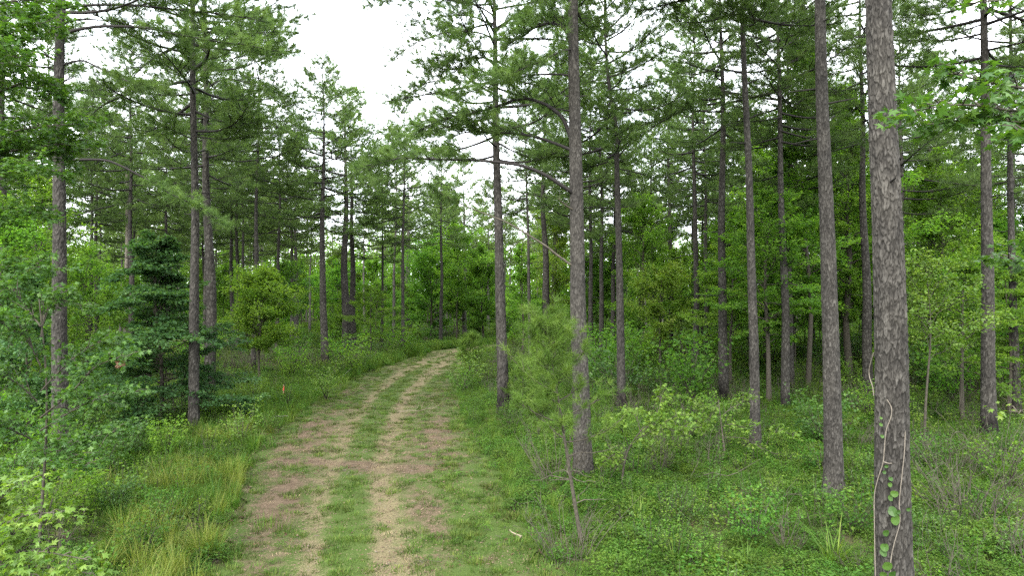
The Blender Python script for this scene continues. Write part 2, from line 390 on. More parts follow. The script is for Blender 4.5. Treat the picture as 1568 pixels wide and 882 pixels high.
# ground: one sheet to the horizon, dense near the camera
def axis(lo, hi, far, step):
    near = np.arange(lo, hi + step, step); g_ = []
    s, q = step, 0
    while q < far: s *= 1.35; q += s; g_.append(q)
    g_ = np.array(g_); return np.concatenate([lo - g_[::-1], near, hi + g_])
ax, ay = axis(-60, 60, 1400, 1.0), axis(4, 130, 1400, 1.0)
GX, GY = np.meshgrid(ax, ay)
GZ = np.vectorize(gz)(GX, GY)
o = place('ground', grid_mesh('ground', GX, GY, GZ, surf_mat('woodland floor', 'ground'))); o['kind'] = 'structure'
# ground is coarser than gz(): lift things that lie on it by using the same grid heights
def gsurf(x, y):
    i = int(np.clip(np.searchsorted(ay, y) - 1, 0, len(ay) - 2)); j = int(np.clip(np.searchsorted(ax, x) - 1, 0, len(ax) - 2))
    fy = (y - ay[i]) / (ay[i + 1] - ay[i]); fx = (x - ax[j]) / (ax[j + 1] - ax[j])
    return (GZ[i, j] * (1 - fx) + GZ[i, j + 1] * fx) * (1 - fy) + (GZ[i + 1, j] * (1 - fx) + GZ[i + 1, j + 1] * fx) * fy
TX = np.zeros((NROW, NCOL)); TY = TX.copy(); TZ = TX.copy(); TS = TX.copy(); TW = TX.copy()
for i in range(NROW):
    for j in range(NCOL):
        u = 3 * j / (NCOL - 1); k = min(int(u), 2); t = u - k
        p = ED[k][i] * (1 - t) + ED[k + 1][i] * t
        if j in (0, NCOL - 1): p = p + (.5 * fbm(p[0], p[1], .8, 2)) * (ED[3][i] - ED[0][i]) / max(np.hypot(*(ED[3][i] - ED[0][i])), .1)
        TX[i, j], TY[i, j] = p; 
        rut = .045 * (math.exp(-((u - 1) / .2) ** 2) + math.exp(-((u - 2) / .2) ** 2))
        TZ[i, j] = max(gsurf(*p) + .054 - rut + .012 * fbm(p[0], p[1], 1.5, 4), gsurf(*p) + .005)
        s, q, e = track_cover(u, *p); TS[i, j] = s; TW[i, j] = q
o = place('dirt_track', grid_mesh('dirt_track', TX, TY, TZ, surf_mat('worn track', 'track'), {'soil': TS, 'straw': TW})); o['kind'] = 'structure'

# ------------------------------------------------------------------ pines
UP = np.array([0, 0, 1.])
def grow_limb(P, r0, rng, gw, tufts, nsub=10, slen=1.3, start=.3, lift=.25, step=.20, kw=5, mat=0, dens=1.0):
    """a limb with side shoots; collects wood in gw and twig tips (point, direction) in tufts"""
    P = resample(P, max(6, len(P) * 3)); n = len(P)
    tube(gw, P, np.linspace(r0, max(r0 * .16, .006), n), kw, mat)
    T = nrm(np.gradient(P, axis=0))
    for k in range(nsub):
        t = start + (1 - start) * ((k + rng.random()) / nsub) ** .85; i = min(int(t * (n - 1)), n - 1)
        side = np.cross(T[i], UP); side /= max(np.linalg.norm(side), .1)
        s = 1 if k % 2 else -1
        d = T[i] * rng.uniform(.5, 1.0) + side * s * rng.uniform(.5, 1.0) + UP * rng.uniform(-.1, .5) * (lift / .25)
        d /= np.linalg.norm(d); L = slen * (1.1 - .55 * t) * rng.uniform(.6, 1.25)
        q = np.linspace(0, 1, 5)[:, None]
        S = P[i] + d * L * q + UP * lift * L * q ** 2 * .6 + rng.normal(size=(5, 3)) * .03 * L
        tube(gw, S, np.linspace(max(r0 * .30, .010), .005, 5), 3, mat)
        m = max(2, int(L / step * dens)); tt = np.linspace(.25, 1, m)
        for t_ in tt:
            b = S[0] + (S[-1] - S[0]) * t_ + UP * lift * L * .6 * (t_ ** 2 - t_)
            if t_ > .9: tufts.append((b, d + UP * .35))
            off = rng.normal(size=3) * np.array([.17, .17, .10])
            tufts.append((b + off + UP * .03, nrm(d * .8 + off * 4 + UP * .45)))
    tufts.append((P[-1], T[-1] + UP * .2))

def trunk_path(H, rng, amp=.06, n=40):
    z = np.linspace(0, H, n); ph = rng.uniform(0, 6.28, 4)
    f = np.minimum(z / 4, 1)
    x = amp * f * (np.sin(z * .33 + ph[0]) + .5 * np.sin(z * .8 + ph[1])); y = amp * f * (np.sin(z * .29 + ph[2]) + .5 * np.sin(z * .7 + ph[3]))
    return np.stack([x, y, z], 1)
def trunk_r(z, H, r):
    """radius at height z when the radius at 5 m is r"""
    pr = lambda q: (1 - np.clip(q / H, 0, 1) ** 1.25) * .80 + .03 + .30 * np.exp(-q / .35) + .09 * np.exp(-q / 1.8)
    return r * pr(z) / pr(np.array(5.0))
def trunk_mesh(name, H, r, rng, mats, k=14, n=70):
    g = Geo(); P = trunk_path(H, rng, .05, n)
    tube(g, P - [0, 0, .15], trunk_r(P[:, 2], H, r), k, 0)
    for _ in range(9):                                # dead stubs and thin dead branches under the crown
        z = rng.uniform(.2, .6) * H; a = rng.uniform(0, 6.28); L = rng.choice([.25, .4, .9, 1.5]); d = np.array([math.cos(a), math.sin(a), rng.uniform(-.2, .35)])
        q = np.linspace(0, 1, 4)[:, None]; b = P[int(z / H * (n - 1))]
        tube(g, b + d * (L + r) * q + rng.normal(size=(4, 3)) * .05 * L, np.linspace(.018 + .01 * L, .006, 4), 4, 1)
    return g.mesh(name, mats)
def crown_mesh(name, H, hb, R, rng, lod, nl=48):
    gw = Geo(); tf = []
    for k in range(nl):
        t = (k + rng.random()) / nl; z = hb + (H - hb) * t ** .92
        prof = (1 - t) ** .45 * (.66 + .34 * min(1, t / .18)) + .08
        L = R * prof * rng.uniform(.65, 1.2); az = k * 2.39996 + rng.normal() * .4
        el = rad(-6 + 52 * t + rng.normal() * 9)
        d = np.array([math.cos(az) * math.cos(el), math.sin(az) * math.cos(el), math.sin(el)])
        side = np.array([-d[1], d[0], 0]); q = np.linspace(0, 1, 5)[:, None]
        bend = rng.uniform(-.12, .22); sw = rng.normal() * .10
        P = np.array([0, 0, z]) + d * L * q + UP * L * (bend * q ** 2 - .05 * np.sin(q * 3.14)) + side * L * sw * np.sin(q * 3.1)
        ns = {0: 14, 1: 12, 2: 10}[lod] if L > 1.6 else 8
        grow_limb(P, .02 + .011 * L, rng, gw, tf, ns, .34 * L + .35, .30, .22, {0: .20, 1: .25, 2: .34}[lod], {0: 5, 1: 4, 2: 3}[lod])
    Pt = np.array([a for a, _ in tf]); D = nrm(np.array([b for _, b in tf]))
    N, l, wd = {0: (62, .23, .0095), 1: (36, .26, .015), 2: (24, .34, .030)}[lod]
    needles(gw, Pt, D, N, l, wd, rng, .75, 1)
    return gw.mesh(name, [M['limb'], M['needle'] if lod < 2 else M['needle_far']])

R_ = np.random.default_rng
CROWN = {}
for i, (lod, hb, R) in enumerate([(0, 10.5, 4.2), (0, 12.5, 3.8), (0, 14.0, 3.6), (1, 10.5, 4.2), (1, 11.5, 3.6), (1, 12.5, 4.0), (1, 9.5, 3.9),
                                  (2, 10.0, 4.0), (2, 11.5, 3.6), (2, 13, 3.4)]):
    CROWN[i] = crown_mesh('pine_crown', 23.0, hb, R, R_(100 + i), lod)
NEARC, MIDC, FARC = [0, 1, 2], [3, 4, 5, 6], [7, 8, 9]
TRUNK = [trunk_mesh('pine_trunk', 23.0, .15, R_(200 + i), [M['bark'], M['limb']]) for i in range(5)]
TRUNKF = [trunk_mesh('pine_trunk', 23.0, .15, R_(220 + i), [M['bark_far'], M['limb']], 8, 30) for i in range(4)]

def bark_tube(name, path, rfun, mats, k, zfine, dz, plate=.075, depth=.016, seed=0):
    """trunk with modelled bark plates; attribute v is the plate height"""
    path = np.asarray(path); zt = path[-1, 2]
    z = np.concatenate([np.arange(-.15, zfine, dz), np.linspace(zfine, zt, 26)[1:]])
    cx = np.interp(z, path[:, 2], path[:, 0]); cyy = np.interp(z, path[:, 2], path[:, 1]); r = rfun(np.maximum(z, 0))
    V = np.zeros((len(z), k, 3)); A = np.zeros((len(z), k))
    S = 1 / plate
    for i in range(len(z)):
        for j in range(k):
            th = 2 * math.pi * j / k; c, s = math.cos(th), math.sin(th)
            if z[i] <= zfine:
                q = Vector((c * r[i] * S, s * r[i] * S, z[i] * S * .33 + seed))
                q = q + .45 * noise.noise_vector(q * .8) + .30 * noise.noise_vector(q * 2.1)
                d, _ = noise.voronoi(q, distance_metric='DISTANCE')
                e = min(1.0, (d[1] - d[0]) * 5.0); fine = noise.noise(q * 2.6); lev = noise.cell(_[0] * 7.3)
                h = e ** .8 * (.62 + .18 * lev + .42 * max(-.8, min(.8, (_[0].z - q.z)))) + .30 * fine + .26 * noise.noise(q * 5.5)
            else: h = .6
            A[i, j] = max(0, min(1, h * .82)); rr = r[i] + depth * (h - .6) + .035 * r[i] * noise.noise(Vector((c * 1.5, s * 1.5, z[i] * .7 + seed)))
            if z[i] < 1.2: rr *= 1 + .10 * (1 - max(z[i], 0) / 1.2) ** 2 * (1 + math.sin(th * 4 + seed)) * .7
            V[i, j] = (cx[i] + c * rr, cyy[i] + s * rr, z[i])
    i, j = np.meshgrid(np.arange(len(z) - 1), np.arange(k), indexing='ij'); j2 = (j + 1) % k
    f = np.stack([i * k + j, i * k + j2, (i + 1) * k + j2, (i + 1) * k + j], -1).reshape(-1, 4)
    g = Geo(); g.add(V.reshape(-1, 3), f, 0, A.ravel(), True)
    return g, mats, name

PINES = []     # (object, px at eye level, Y) for labels
def stand(root, base, top):
    d = (top - base).normalized(); root.rotation_mode = 'QUATERNION'
    root.rotation_quaternion = Vector((0, 0, 1)).rotation_difference(d)
    return root
def pine(xb, yb, xt, yt, wpx, label, crown=None, H=23.0, group=None, seed=0, near=False, char=False, trunk=None, Y=None, crz=None, k=64, plate=.075, name='pine_tree', curve=None, cw=1.0):
    """a pine whose trunk meets the ground at (xb, yb) and passes (xt, yt) in the photograph; wpx is its width in pixels at eye level"""
    b = ground(xb, yb) if Y is None else at(xb, yb, Y)
    b.z = gsurf(b.x, b.y)
    t = at(xt, yt, b.y); r = wpx / 2 / F * b.y / math.sqrt(1 + (b.x / b.y) ** 2); rng = R_(500 + seed)
    root = stand(empty(name, b, label, 'tree', group), b, t)
    s = H / 23.0
    if near:
        zf = (at(xb, -20, b.y).z + .3); path = trunk_path(H, rng, .03, 60)
        if curve is not None: path = curve
        g, mats, nm = bark_tube('trunk', path, lambda z: trunk_r(z, H, r), None, k, zf, max(.018, b.y * .0017), plate, plate * .30, seed * 3.7)
        for _ in range(5):
            z = rng.uniform(.22, .55) * H; a = rng.uniform(0, 6.28); L = rng.choice([.15, .25, .6]); d = np.array([math.cos(a), math.sin(a), rng.uniform(-.1, .4)])
            i = int(np.searchsorted(path[:, 2], z)); q = np.linspace(0, 1, 4)[:, None]
            tube(g, path[i] + d * (L + r) * q, np.linspace(.03, .010, 4), 5, 1)
        place('trunk', g.mesh('trunk', [M['bark_near_char' if char else 'bark_near'], M['limb']]), root)
    else:
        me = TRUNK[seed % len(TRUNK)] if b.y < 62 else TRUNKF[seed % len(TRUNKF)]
        q = r / .15; place('trunk', me, root, (0, 0, 0), rng.uniform(0, 6.28), (q, q, s))
    if crown is not None:
        place('crown', CROWN[crown], root, (0, 0, 0), rng.uniform(0, 6.28) if crz is None else crz, (s * cw, s * cw, s))
    PINES.append((root, pix(at(xb, 441, b.y))[0], b.y))
    return root
def limb(root, pts, Y0, Y1, r0, seed, needle=True, nsub=14, slen=1.2, start=.35, lift=.2, dens=1.0, mat='limb', young=False, down=0):
    """a limb drawn through photograph pixels, running from depth Y0 to Y1; foliage is its sub-part"""
    rng = R_(seed); n = len(pts)
    bpy.context.view_layer.update()
    inv = root.matrix_world.inverted()
    P = np.array([inv @ at(x, y, Y0 + (Y1 - Y0) * i / (n - 1)) for i, (x, y) in enumerate(pts)]); r0 *= .85
    gw = Geo(); tf = []
    if needle: grow_limb(P, r0, rng, gw, tf, nsub, slen, start, lift, .20, 7, 0, dens)
    else:
        Q = resample(P, 24); tube(gw, Q, np.linspace(r0, r0 * .3, 24), 7, 0)
        for kk in range(nsub):
            i = int(rng.uniform(.3, 1) * 23); d = nrm(rng.normal(size=3) + (Q[-1] - Q[0]) * .3); L = rng.uniform(.2, slen); q = np.linspace(0, 1, 4)[:, None]
            tube(gw, Q[i] + d * L * q + rng.normal(size=(4, 3)) * .05 * L, np.linspace(.010, .004, 4), 3, 0)
    o = place('limb', gw.mesh('limb', [M[mat]]), root)
    if needle:
        gn = Geo(); needles(gn, np.array([a for a, _ in tf]), nrm(np.array([b for _, b in tf])), 64, .23, .0095, rng, .75, 0)
        place('foliage', gn.mesh('foliage', [M['needle']]), o)
    return o

# --- the pines one can tell apart -----------------------------------------
# big plated trunk at the right, close to the camera
p = pine(1372, 985, 1344, 0, 50, 'thickest pine at the right, pale plated bark with climbing vine near its foot', 2, 24, None, 1, True, k=170, plate=.050)
BIGPINE = p
pine(1277, 765, 1258, 0, 25, 'stout grey pine just left of the thickest vine-clad pine', 2, 24, None, 2, True, k=110, plate=.042)
CP = pine(893, 735, 877, 0, 23.5, 'pine beside the track with long bare arching limbs reaching left over it', 1, 24, None, 3, True, k=110, plate=.042)
pine(1157, 690, 1139, 0, 13.5, 'slim straight grey pine standing left of the stout grey pine', 2, 23, None, 4, True, k=48, plate=.05)
P10 = pine(1515, 675, 1506, 0, 21, 'pine right of the vine-clad pine with a blackened butt', 1, 24, None, 5, True, True, k=64, plate=.06)
L1 = pine(93, 720, 92, 0, 24, 'stout pine at the left with long limbs reaching right', 1, 24, None, 6, True, k=72, plate=.06)
C1 = pine(771, 637, 757, 60, 15, 'dark straight pine on the right edge of the track with scorched butt', 0, 23, None, 7, True, True, k=48, plate=.06)
L2 = pine(297, 665, 296, 0, 14.5, 'left and nearer of the twin pines behind the dark bushy tree', 0, 24, None, 8, True, k=48, plate=.06)
L3 = pine(321, 612, 316, 0, 15.5, 'right and farther of the twin pines behind the dark bushy tree', 3, 24, None, 9, crz=1.0)
pine(8, 640, 4, 100, 18, 'pine cut by the left edge of the picture behind leafy gum boughs', 3, 23, None, 10)
pine(202, 566, 199, 60, 9, 'slim pine between the stout left pine and the twin pines', 3, 23, None, 11)
pine(497, 562, 493, 100, 10.5, 'pine with a rounded crown left of the twin-stemmed pines by the track', 3, 21.5, None, 12, cw=1.15)
pine(531, 545, 526, 130, 12, 'left stem of the close pair of broad-crowned pines by the track', 5, 22.5, None, 13, cw=1.3)
pine(541, 541, 537, 200, 9.5, 'right stem of the close pair of broad-crowned pines by the track', 4, 21, None, 14, cw=1.15)
pine(836, 548, 832, 100, 11, 'pine behind the limbed pine with yellow green foliage round its trunk', 4, 23, None, 15)
pine(1065, 583, 1063, 50, 9, 'slender dark-footed pine at the left of the shady layered trees', 5, 22, None, 16)
pine(1082, 566, 1078, 100, 7, 'thinner pale pine close behind the slender dark-footed pine', 4, 21, None, 17)
pine(1109, 615, 1103, 40, 13, 'blackened-footed pine left of the slim straight grey pine', 5, 23, None, 18)
pine(1203, 630, 1192, 0, 12, 'dark-footed pine right of the slim grey pine, partly behind layered foliage', 4, 23, None, 19)
pine(1212, 600, 1204, 60, 8, 'thin pine right behind the dark-footed pine with layered foliage', 6, 22, None, 20)
pine(1330, 610, 1318, 100, 14, 'pine half hidden behind the left side of the vine-clad pine', 5, 23, None, 21)
pine(1556, 640, 1545, 30, 13, 'slender pine at the right edge of the picture, with a grey vine', 5, 23, None, 22)
pine(1432, 560, 1421, 100, 9, 'slender pine between the vine-clad pine and the blackened-butt pine', 4, 22, None, 23)
pine(1386, 575, 1377, 60, 11, 'pine just behind the right side of the vine-clad pine', 6, 23, None, 24)
pine(447, 530, 446, 150, 6.5, 'left stem of the slim pine pair left of the rounded pine', 8, 20, None, 25)
pine(454, 532, 453, 150, 6.5, 'right stem of the slim pine pair left of the rounded pine', 7, 21, None, 26)
pine(626, 508, 624, 200, 8, 'grey far pine left of the bend in the track, foot in tall brush', 7, 23, None, 27)
pine(667, 508, 665, 250, 5.5, 'thin straight far pine right above the bend, black foot', 9, 20, None, 28)
pine(616, 503, 614, 250, 4.5, 'thin far pine just left of the grey far pine at the bend', 9, 20, None, 29)
pine(590, 505, 589, 250, 5.5, 'far pine standing left of the thin ones at the bend', 8, 21, None, 30)
pine(712, 518, 710, 250, 6.5, 'far pine at the right of the bend above the little pine', 7, 21, None, 31)
pine(149, 545, 147, 200, 7, 'thin pine right of the stout left pine', 4, 22, None, 32)
pine(356, 548, 354, 200, 6.5, 'slender pine immediately right of the twin pines', 6, 22, None, 33)
pine(364, 545, 363, 200, 6.5, 'slender pine beside the round small tree, second right of the twin pines', 5, 22, None, 34)
pine(922, 560, 920, 300, 7, 'thin pine between the limbed pine and the crooked pine', 5, 22, None, 35)
pine(1000, 545, 998, 250, 6, 'thin pine right of the crooked pine above the yellowish tree', 6, 22, None, 36)
pine(257, 545, 254, 250, 6.5, 'slim pine left of the twin pines above the dark bushy tree', 6, 22, None, 37)

# crooked pine right of the limbed pine
b = ground(952, 632); Yc = b.y
t = at(948, 300, Yc); root = empty('pine_tree', b, 'slim crooked pine right of the limbed pine, trunk kinked high up', 'tree'); stand(root, b, t)
bpy.context.view_layer.update(); inv = root.matrix_world.inverted()
pp = [(952, 632), (949, 440), (947, 350), (944.5, 250), (944, 200), (934, 140), (928, 75), (926, 0), (932, -80), (940, -170)]
cp = resample(np.array([inv @ at(x, y, Yc) for x, y in pp]), 60)
g, _, _ = bark_tube('trunk', cp, lambda z: trunk_r(z, 21, 11 / 2 / F * Yc), None, 40, at(0, -10, Yc).z, .06, .05, .009, 77)
place('trunk', g.mesh('trunk', [M['bark_near_char']]), root)
place('crown', CROWN[1], root, (cp[-6][0] - .2, cp[-6][1], -1.0), 2.0, (.85, .85, .92)); PINES.append((root, 948, Yc))
limb(root, [(945, 243), (960, 225), (999, 195), (1039, 172), (1060, 165)], Yc, Yc - 1, .05, 31, slen=.9, start=.45)
limb(root, [(944, 246), (937, 242), (915, 250), (897, 262)], Yc, Yc + 1, .04, 32, slen=.8, start=.45)
limb(root, [(944, 196), (936, 188), (914, 172), (894, 165), (870, 168)], Yc, Yc - 1, .045, 33, slen=.9)
limb(root, [(945, 258), (965, 262), (990, 270), (1020, 292), (1035, 305)], Yc, Yc - 1.5, .035, 34, slen=.8, start=.4, lift=.05)

# limbs of the limbed pine
Yp = ground(893, 735).y
limb(CP, [(878, 296), (869, 290), (835, 268), (800, 254), (760, 248), (720, 245), (670, 244), (620, 242), (585, 249), (560, 262)], Yp, Yp - 1.2, .074, 41, nsub=30, slen=1.1, start=.50, lift=.15)
limb(CP, [(880, 250), (878, 225), (864, 185), (848, 168), (829, 157), (800, 151), (760, 162), (730, 172), (700, 177), (670, 186), (640, 200)], Yp, Yp + .8, .080, 42, nsub=34, slen=1.25, start=.42)
limb(CP, [(879, 232), (869, 227), (829, 212), (790, 204), (750, 203), (720, 202), (690, 208)], Yp, Yp + 1.5, .065, 43, nsub=26, slen=1.1, start=.4)
limb(CP, [(879, 105), (874, 70), (866, 45), (844, 35), (819, 42), (800, 55), (780, 65)], Yp, Yp - .5, .07, 44, nsub=28, slen=1.3, start=.35)
limb(CP, [(878, 118), (864, 114), (820, 114), (780, 122), (740, 135), (700, 145)], Yp, Yp + .5, .045, 45, nsub=28, slen=1.2, start=.35)
limb(CP, [(878, 75), (860, 78), (830, 92), (800, 105), (770, 118)], Yp, Yp - 1.5, .04, 46, nsub=24, slen=1.1, start=.3)
limb(CP, [(884, 410), (872, 404), (850, 388), (829, 372), (779, 342), (750, 330), (717, 317), (690, 304), (660, 287)], Yp, Yp - .6, .045, 47, nsub=9, slen=.5, start=.75, lift=.05, mat='twig')
limb(CP, [(882, 322), (874, 319), (862, 311), (853, 302)], Yp, Yp - .4, .035, 48, False, 3, .3, mat='twig')
limb(CP, [(829, 372), (815, 371), (800, 370), (780, 378)], Yp - .2, Yp, .012, 49, False, 10, .4, mat='twig')

# limbs of the stout left pine and of the twin pines
Yl = ground(93, 720).y
limb(L1, [(96, 56), (110, 47), (150, 40), (190, 40), (225, 42), (262, 50), (299, 57), (340, 64), (374, 68), (409, 75)], Yl, Yl - 1, .065, 51, nsub=26, slen=1.0, start=.4, lift=.12)
limb(L1, [(96, 38), (104, 33), (130, 29), (170, 32), (210, 41), (250, 58), (290, 80)], Yl, Yl + 1, .04, 52, nsub=18, slen=.9, start=.4)
limb(L1, [(95, 14), (122, 8), (200, 7), (270, 14), (310, 18), (349, 22), (410, 33)], Yl, Yl - .5, .055, 53, nsub=26, slen=1.0, start=.35)
limb(L1, [(94, 246), (107, 245), (140, 244), (165, 246), (190, 256), (215, 269), (237, 281), (260, 296), (285, 308), (309, 320), (350, 346)], Yl, Yl + .5, .055, 54, nsub=22, slen=.75, start=.5, lift=.05)
limb(L1, [(93, 96), (60, 80), (20, 76), (-20, 80)], Yl, Yl - 1, .045, 56, nsub=16, slen=1.0, start=.3)
limb(L1, [(94, 100), (125, 92), (150, 103), (175, 113), (200, 126), (230, 133), (260, 140)], Yl, Yl - 1.2, .04, 55, nsub=16, slen=.8, start=.4, lift=.05)
Yc1 = ground(771, 637).y
for i, pts in enumerate([[(758, 62), (735, 50), (690, 48), (645, 62), (600, 90)], [(760, 142), (735, 128), (690, 122), (650, 128), (618, 150)], [(757, 24), (730, 8), (690, 0), (640, -4), (585, 2)], [(760, 205), (735, 196), (700, 196), (660, 206), (625, 225)], [(757, 40), (720, 24), (670, 26), (620, 40)], [(759, 118), (730, 106), (685, 106), (640, 96)], [(757, 8), (720, -14), (660, -18), (600, -8), (560, 8)],
                         [(758, 50), (775, 36), (810, 30), (850, 34)], [(760, 168), (780, 158), (812, 158), (845, 168)], [(758, 95), (740, 88), (705, 90), (670, 100)]]):
    limb(C1, pts, Yc1, Yc1 + [-1.5, .8, -.5, 1.5, 2.0, -2.0, 1.5, -1.5, 1, -2.5][i], .05, 70 + i, nsub=24, slen=1.35, start=.28)
Y3 = ground(321, 612).y
limb(L3, [(317, 136), (330, 126), (350, 120), (379, 126), (405, 136), (424, 145), (464, 148)], Y3, Y3 - 1.5, .055, 57, nsub=16, slen=1.2, start=.4)
limb(L3, [(317, 153), (335, 152), (359, 156), (380, 168), (400, 181), (440, 201), (465, 214), (486, 226)], Y3, Y3 - 1, .045, 58, nsub=12, slen=.7, start=.5, lift=.0)
limb(L3, [(317, 62), (340, 68), (380, 78), (420, 82), (455, 78)], Y3, Y3 - 2, .05, 59, nsub=18, slen=1.4, start=.35)
limb(L3, [(317, 24), (345, 25), (390, 28), (430, 33), (460, 25)], Y3, Y3 - 2, .05, 60, nsub=18, slen=1.4, start=.35)
Y2 = ground(297, 665).y
limb(L2, [(297, 214), (275, 204), (262, 198), (248, 192)], Y2, Y2 - 1, .035, 61, nsub=12, slen=.8, start=.3)
limb(L2, [(297, 208), (325, 212), (355, 212), (385, 208)], Y2, Y2 - .5, .035, 62, nsub=14, slen=.8, start=.3)

# pale snag
b = at(193, 535, 58); b.z = gsurf(b.x, b.y); s_ = empty('dead_tree', b, 'pale barkless dead snag standing among pines left of the twin pines', 'tree')
g = Geo(); tube(g, trunk_path(at(193, 268, 58).z, R_(5), .04, 20), np.linspace(.20, .14, 20), 10, 0); 
place('trunk', g.mesh('trunk', [M['snag']]), s_)

# ------------------------------------------------------------------ broadleaf trees, saplings, shrubs
def spray(g, b, d, L, rng, S, n, mat, flat=.35, wid=.35, star=False, a0=None, vj=.06):
    """leaves along a twig from b along d (length L): a flattish spray"""
    side = nrm(np.cross(d, UP)[None])[0]; t = rng.uniform(.15, 1.08, n)
    w_ = rng.normal(size=n) * wid * (1.1 - .6 * t)
    P = b + d * (L * t)[:, None] + side * w_[:, None] + UP * (rng.normal(size=n) * vj * max(L, .5) - .10 * np.abs(w_))[:, None]
    N = nrm(UP + rng.normal(size=(n, 3)) * flat); D = nrm(d + side * np.sign(w_)[:, None] * .9 + rng.normal(size=(n, 3)) * .4 - UP * .15)
    sz = S * rng.uniform(.6, 1.15, n); a = np.clip((rng.random() if a0 is None else a0) * .5 + rng.random(n) * .5, 0, 1)
    (star_leaves if star else leaves)(g, P, N, D, sz, rng, mat, a)
def broadleaf(H, R, hb, rng, S, per, nl, mat, r=.07, flat=.65, wob=.16, top=.25, star=False, prof=None, droop=.0, lift=.35, nsub=7, lay=False):
    gt = Geo(); P = trunk_path(H * .96, rng, wob, 24)
    tube(gt, P - [0, 0, .1], r * (1 - .85 * np.linspace(0, 1, 24)) + .25 * r * np.exp(-np.linspace(0, 1, 24) * 20), 8, 0)
    g = Geo()
    for k in range(nl):
        t = (k + rng.random()) / nl; z = hb + (H * .95 - hb) * t
        pr = prof(t) if prof else (1 - t) ** .6 * (.7 + .3 * min(1, t / .2)) + top * .5
        L = R * pr * rng.uniform(.45, 1.35); az = k * 2.39996 + rng.normal() * .8; el = rad(rng.normal() * 15 + 8 + 40 * t * lift / .35) if lay else rad(rng.normal() * 16 + 24 + 34 * t)
        d = np.array([math.cos(az) * math.cos(el), math.sin(az) * math.cos(el), math.sin(el)])
        b = np.array([np.interp(z, P[:, 2], P[:, 0]), np.interp(z, P[:, 2], P[:, 1]), z]); q = np.linspace(0, 1, 6)[:, None]
        B = b + d * L * q + UP * L * (lift * .4 * q - (lift * .5 + droop) * q ** 2) + rng.normal(size=(6, 3)) * .035 * L
        tube(g, B, np.linspace(max(.010, r * .28 * (1 - .5 * t)), .004, 6), 4, 0)
        T = nrm(np.gradient(B, axis=0))
        for s in range(nsub):
            u = .22 + .78 * (s + rng.random()) / nsub; i = min(int(u * 5), 5); bb = B[i] + (B[min(i + 1, 5)] - B[i]) * (u * 5 - i)
            sd = np.cross(T[i], UP); dd = nrm((T[i] * rng.uniform(.3, 1) + sd * (1 if s % 2 else -1) * rng.uniform(.4, 1) + UP * (rng.uniform(-.15, .25) if lay else rng.uniform(-.45, .75)))[None])[0]
            l = (.22 + .30 * L * (1 - .4 * u)) * rng.uniform(.7, 1.25)
            tube(g, np.stack([bb, bb + dd * l * .5 + UP * .02, bb + dd * l]), [.006, .005, .003], 3, 0)
            spray(g, bb, dd, l, rng, S, max(3, int(per * l * rng.uniform(.6, 1.3))), 1, flat, .10 + .20 * l, star, None, .05 if lay else .16)
        spray(g, B[-2], T[-1], max(.3, L * .2), rng, S, max(3, int(per * .5)), 1, flat, .15, star)
    return gt.mesh('trunk', [M['stem']]), g.mesh('crown', [M['stem'], M[mat]])
def tree(name, meshes, loc, label, cat='tree', group=None, rz=0, sc=1):
    r = empty(name, loc, label, cat, group); r.rotation_euler = (0, 0, rz); r.scale = (sc, sc, sc)
    place('trunk' if cat == 'tree' else 'stem', meshes[0], r); place('crown' if cat == 'tree' else 'foliage', meshes[1], r); return r
def gnd(px, py): p = ground(px, py); p.z = gsurf(p.x, p.y); return p
def single(px, py, ytop, hw, label, mat, S, per, nl, seed, hbf=.25, name='broadleaf_tree', cat='tree', Y=None, **kw):
    """a broadleaf tree with foot at (px,py), top at ytop and half width hw pixels"""
    p = gnd(px, py) if Y is None else at(px, 450, Y); p.z = gsurf(p.x, p.y)
    H = at(px, ytop, p.y).z - p.z; R = hw / F * p.y
    return tree(name, broadleaf(H, R, H * hbf, R_(seed), S * 1.06, per * 1.45, int(nl * 1.1), mat, r=kw.pop('r', .012 * H + .01), **kw), p, label, cat)

egg = lambda t: math.sin(math.pi * (t * .86 + .10)) ** .8
single(246, 655, 356, 112, 'dark green dense bushy tree at the left, in front of the twin pines', 'broad_dark', .12, 95, 72, 301, .13, flat=.5, lift=.3, droop=.18, nsub=9, lay=True, prof=lambda t: (1 - t) ** .7 * .92 + .10)
single(398, 592, 425, 66, 'round-crowned small green tree left of the pine with a rounded crown', 'broad_fresh', .12, 66, 52, 302, .30, prof=egg, lift=.3, nsub=8)
single(567, 550, 440, 55, 'airy young tree with flat layered sprays between the track and the close pine pair', 'broad', .13, 40, 22, 303, .35, lift=.2, nsub=7, lay=True)
single(1178, 622, 300, 95, 'shady layered tree with thin dark trunk between the two dark-footed pines', 'broad', .14, 44, 46, 304, .30, nsub=9, lay=True, flat=.5, prof=egg, r=.13)
single(1120, 600, 372, 75, 'low layered tree spreading in front of the blackened-footed pine', 'broad', .12, 52, 40, 305, .38, lift=.15, nsub=8, lay=True)
single(1010, 575, 415, 55, 'yellow-topped small tree right of the crooked pine', 'broad_yellow', .13, 50, 30, 306, .30, prof=egg, lift=.3)
single(985, 560, 300, 60, 'light green leafy tree behind the crooked pine', 'broad', .16, 46, 46, 307, .18, prof=egg)
single(850, 540, 318, 60, 'yellow green leafy tree behind the limbed pine', 'broad_yellow', .17, 44, 44, 308, .15, prof=egg)
single(800, 545, 375, 45, 'green layered tree just right of the scorched straight pine by the track', 'broad', .16, 46, 36, 309, .15, lift=.2)
single(905, 545, 400, 60, 'dense mid green tree right of the limbed pine', 'broad', .16, 50, 40, 310, .10, prof=egg)
single(1237, 600, 10, 70, 'tall leafy sweetgum rising behind the stout grey pine', 'broad', .18, 36, 60, 311, .22, prof=egg, r=.14, nsub=9)
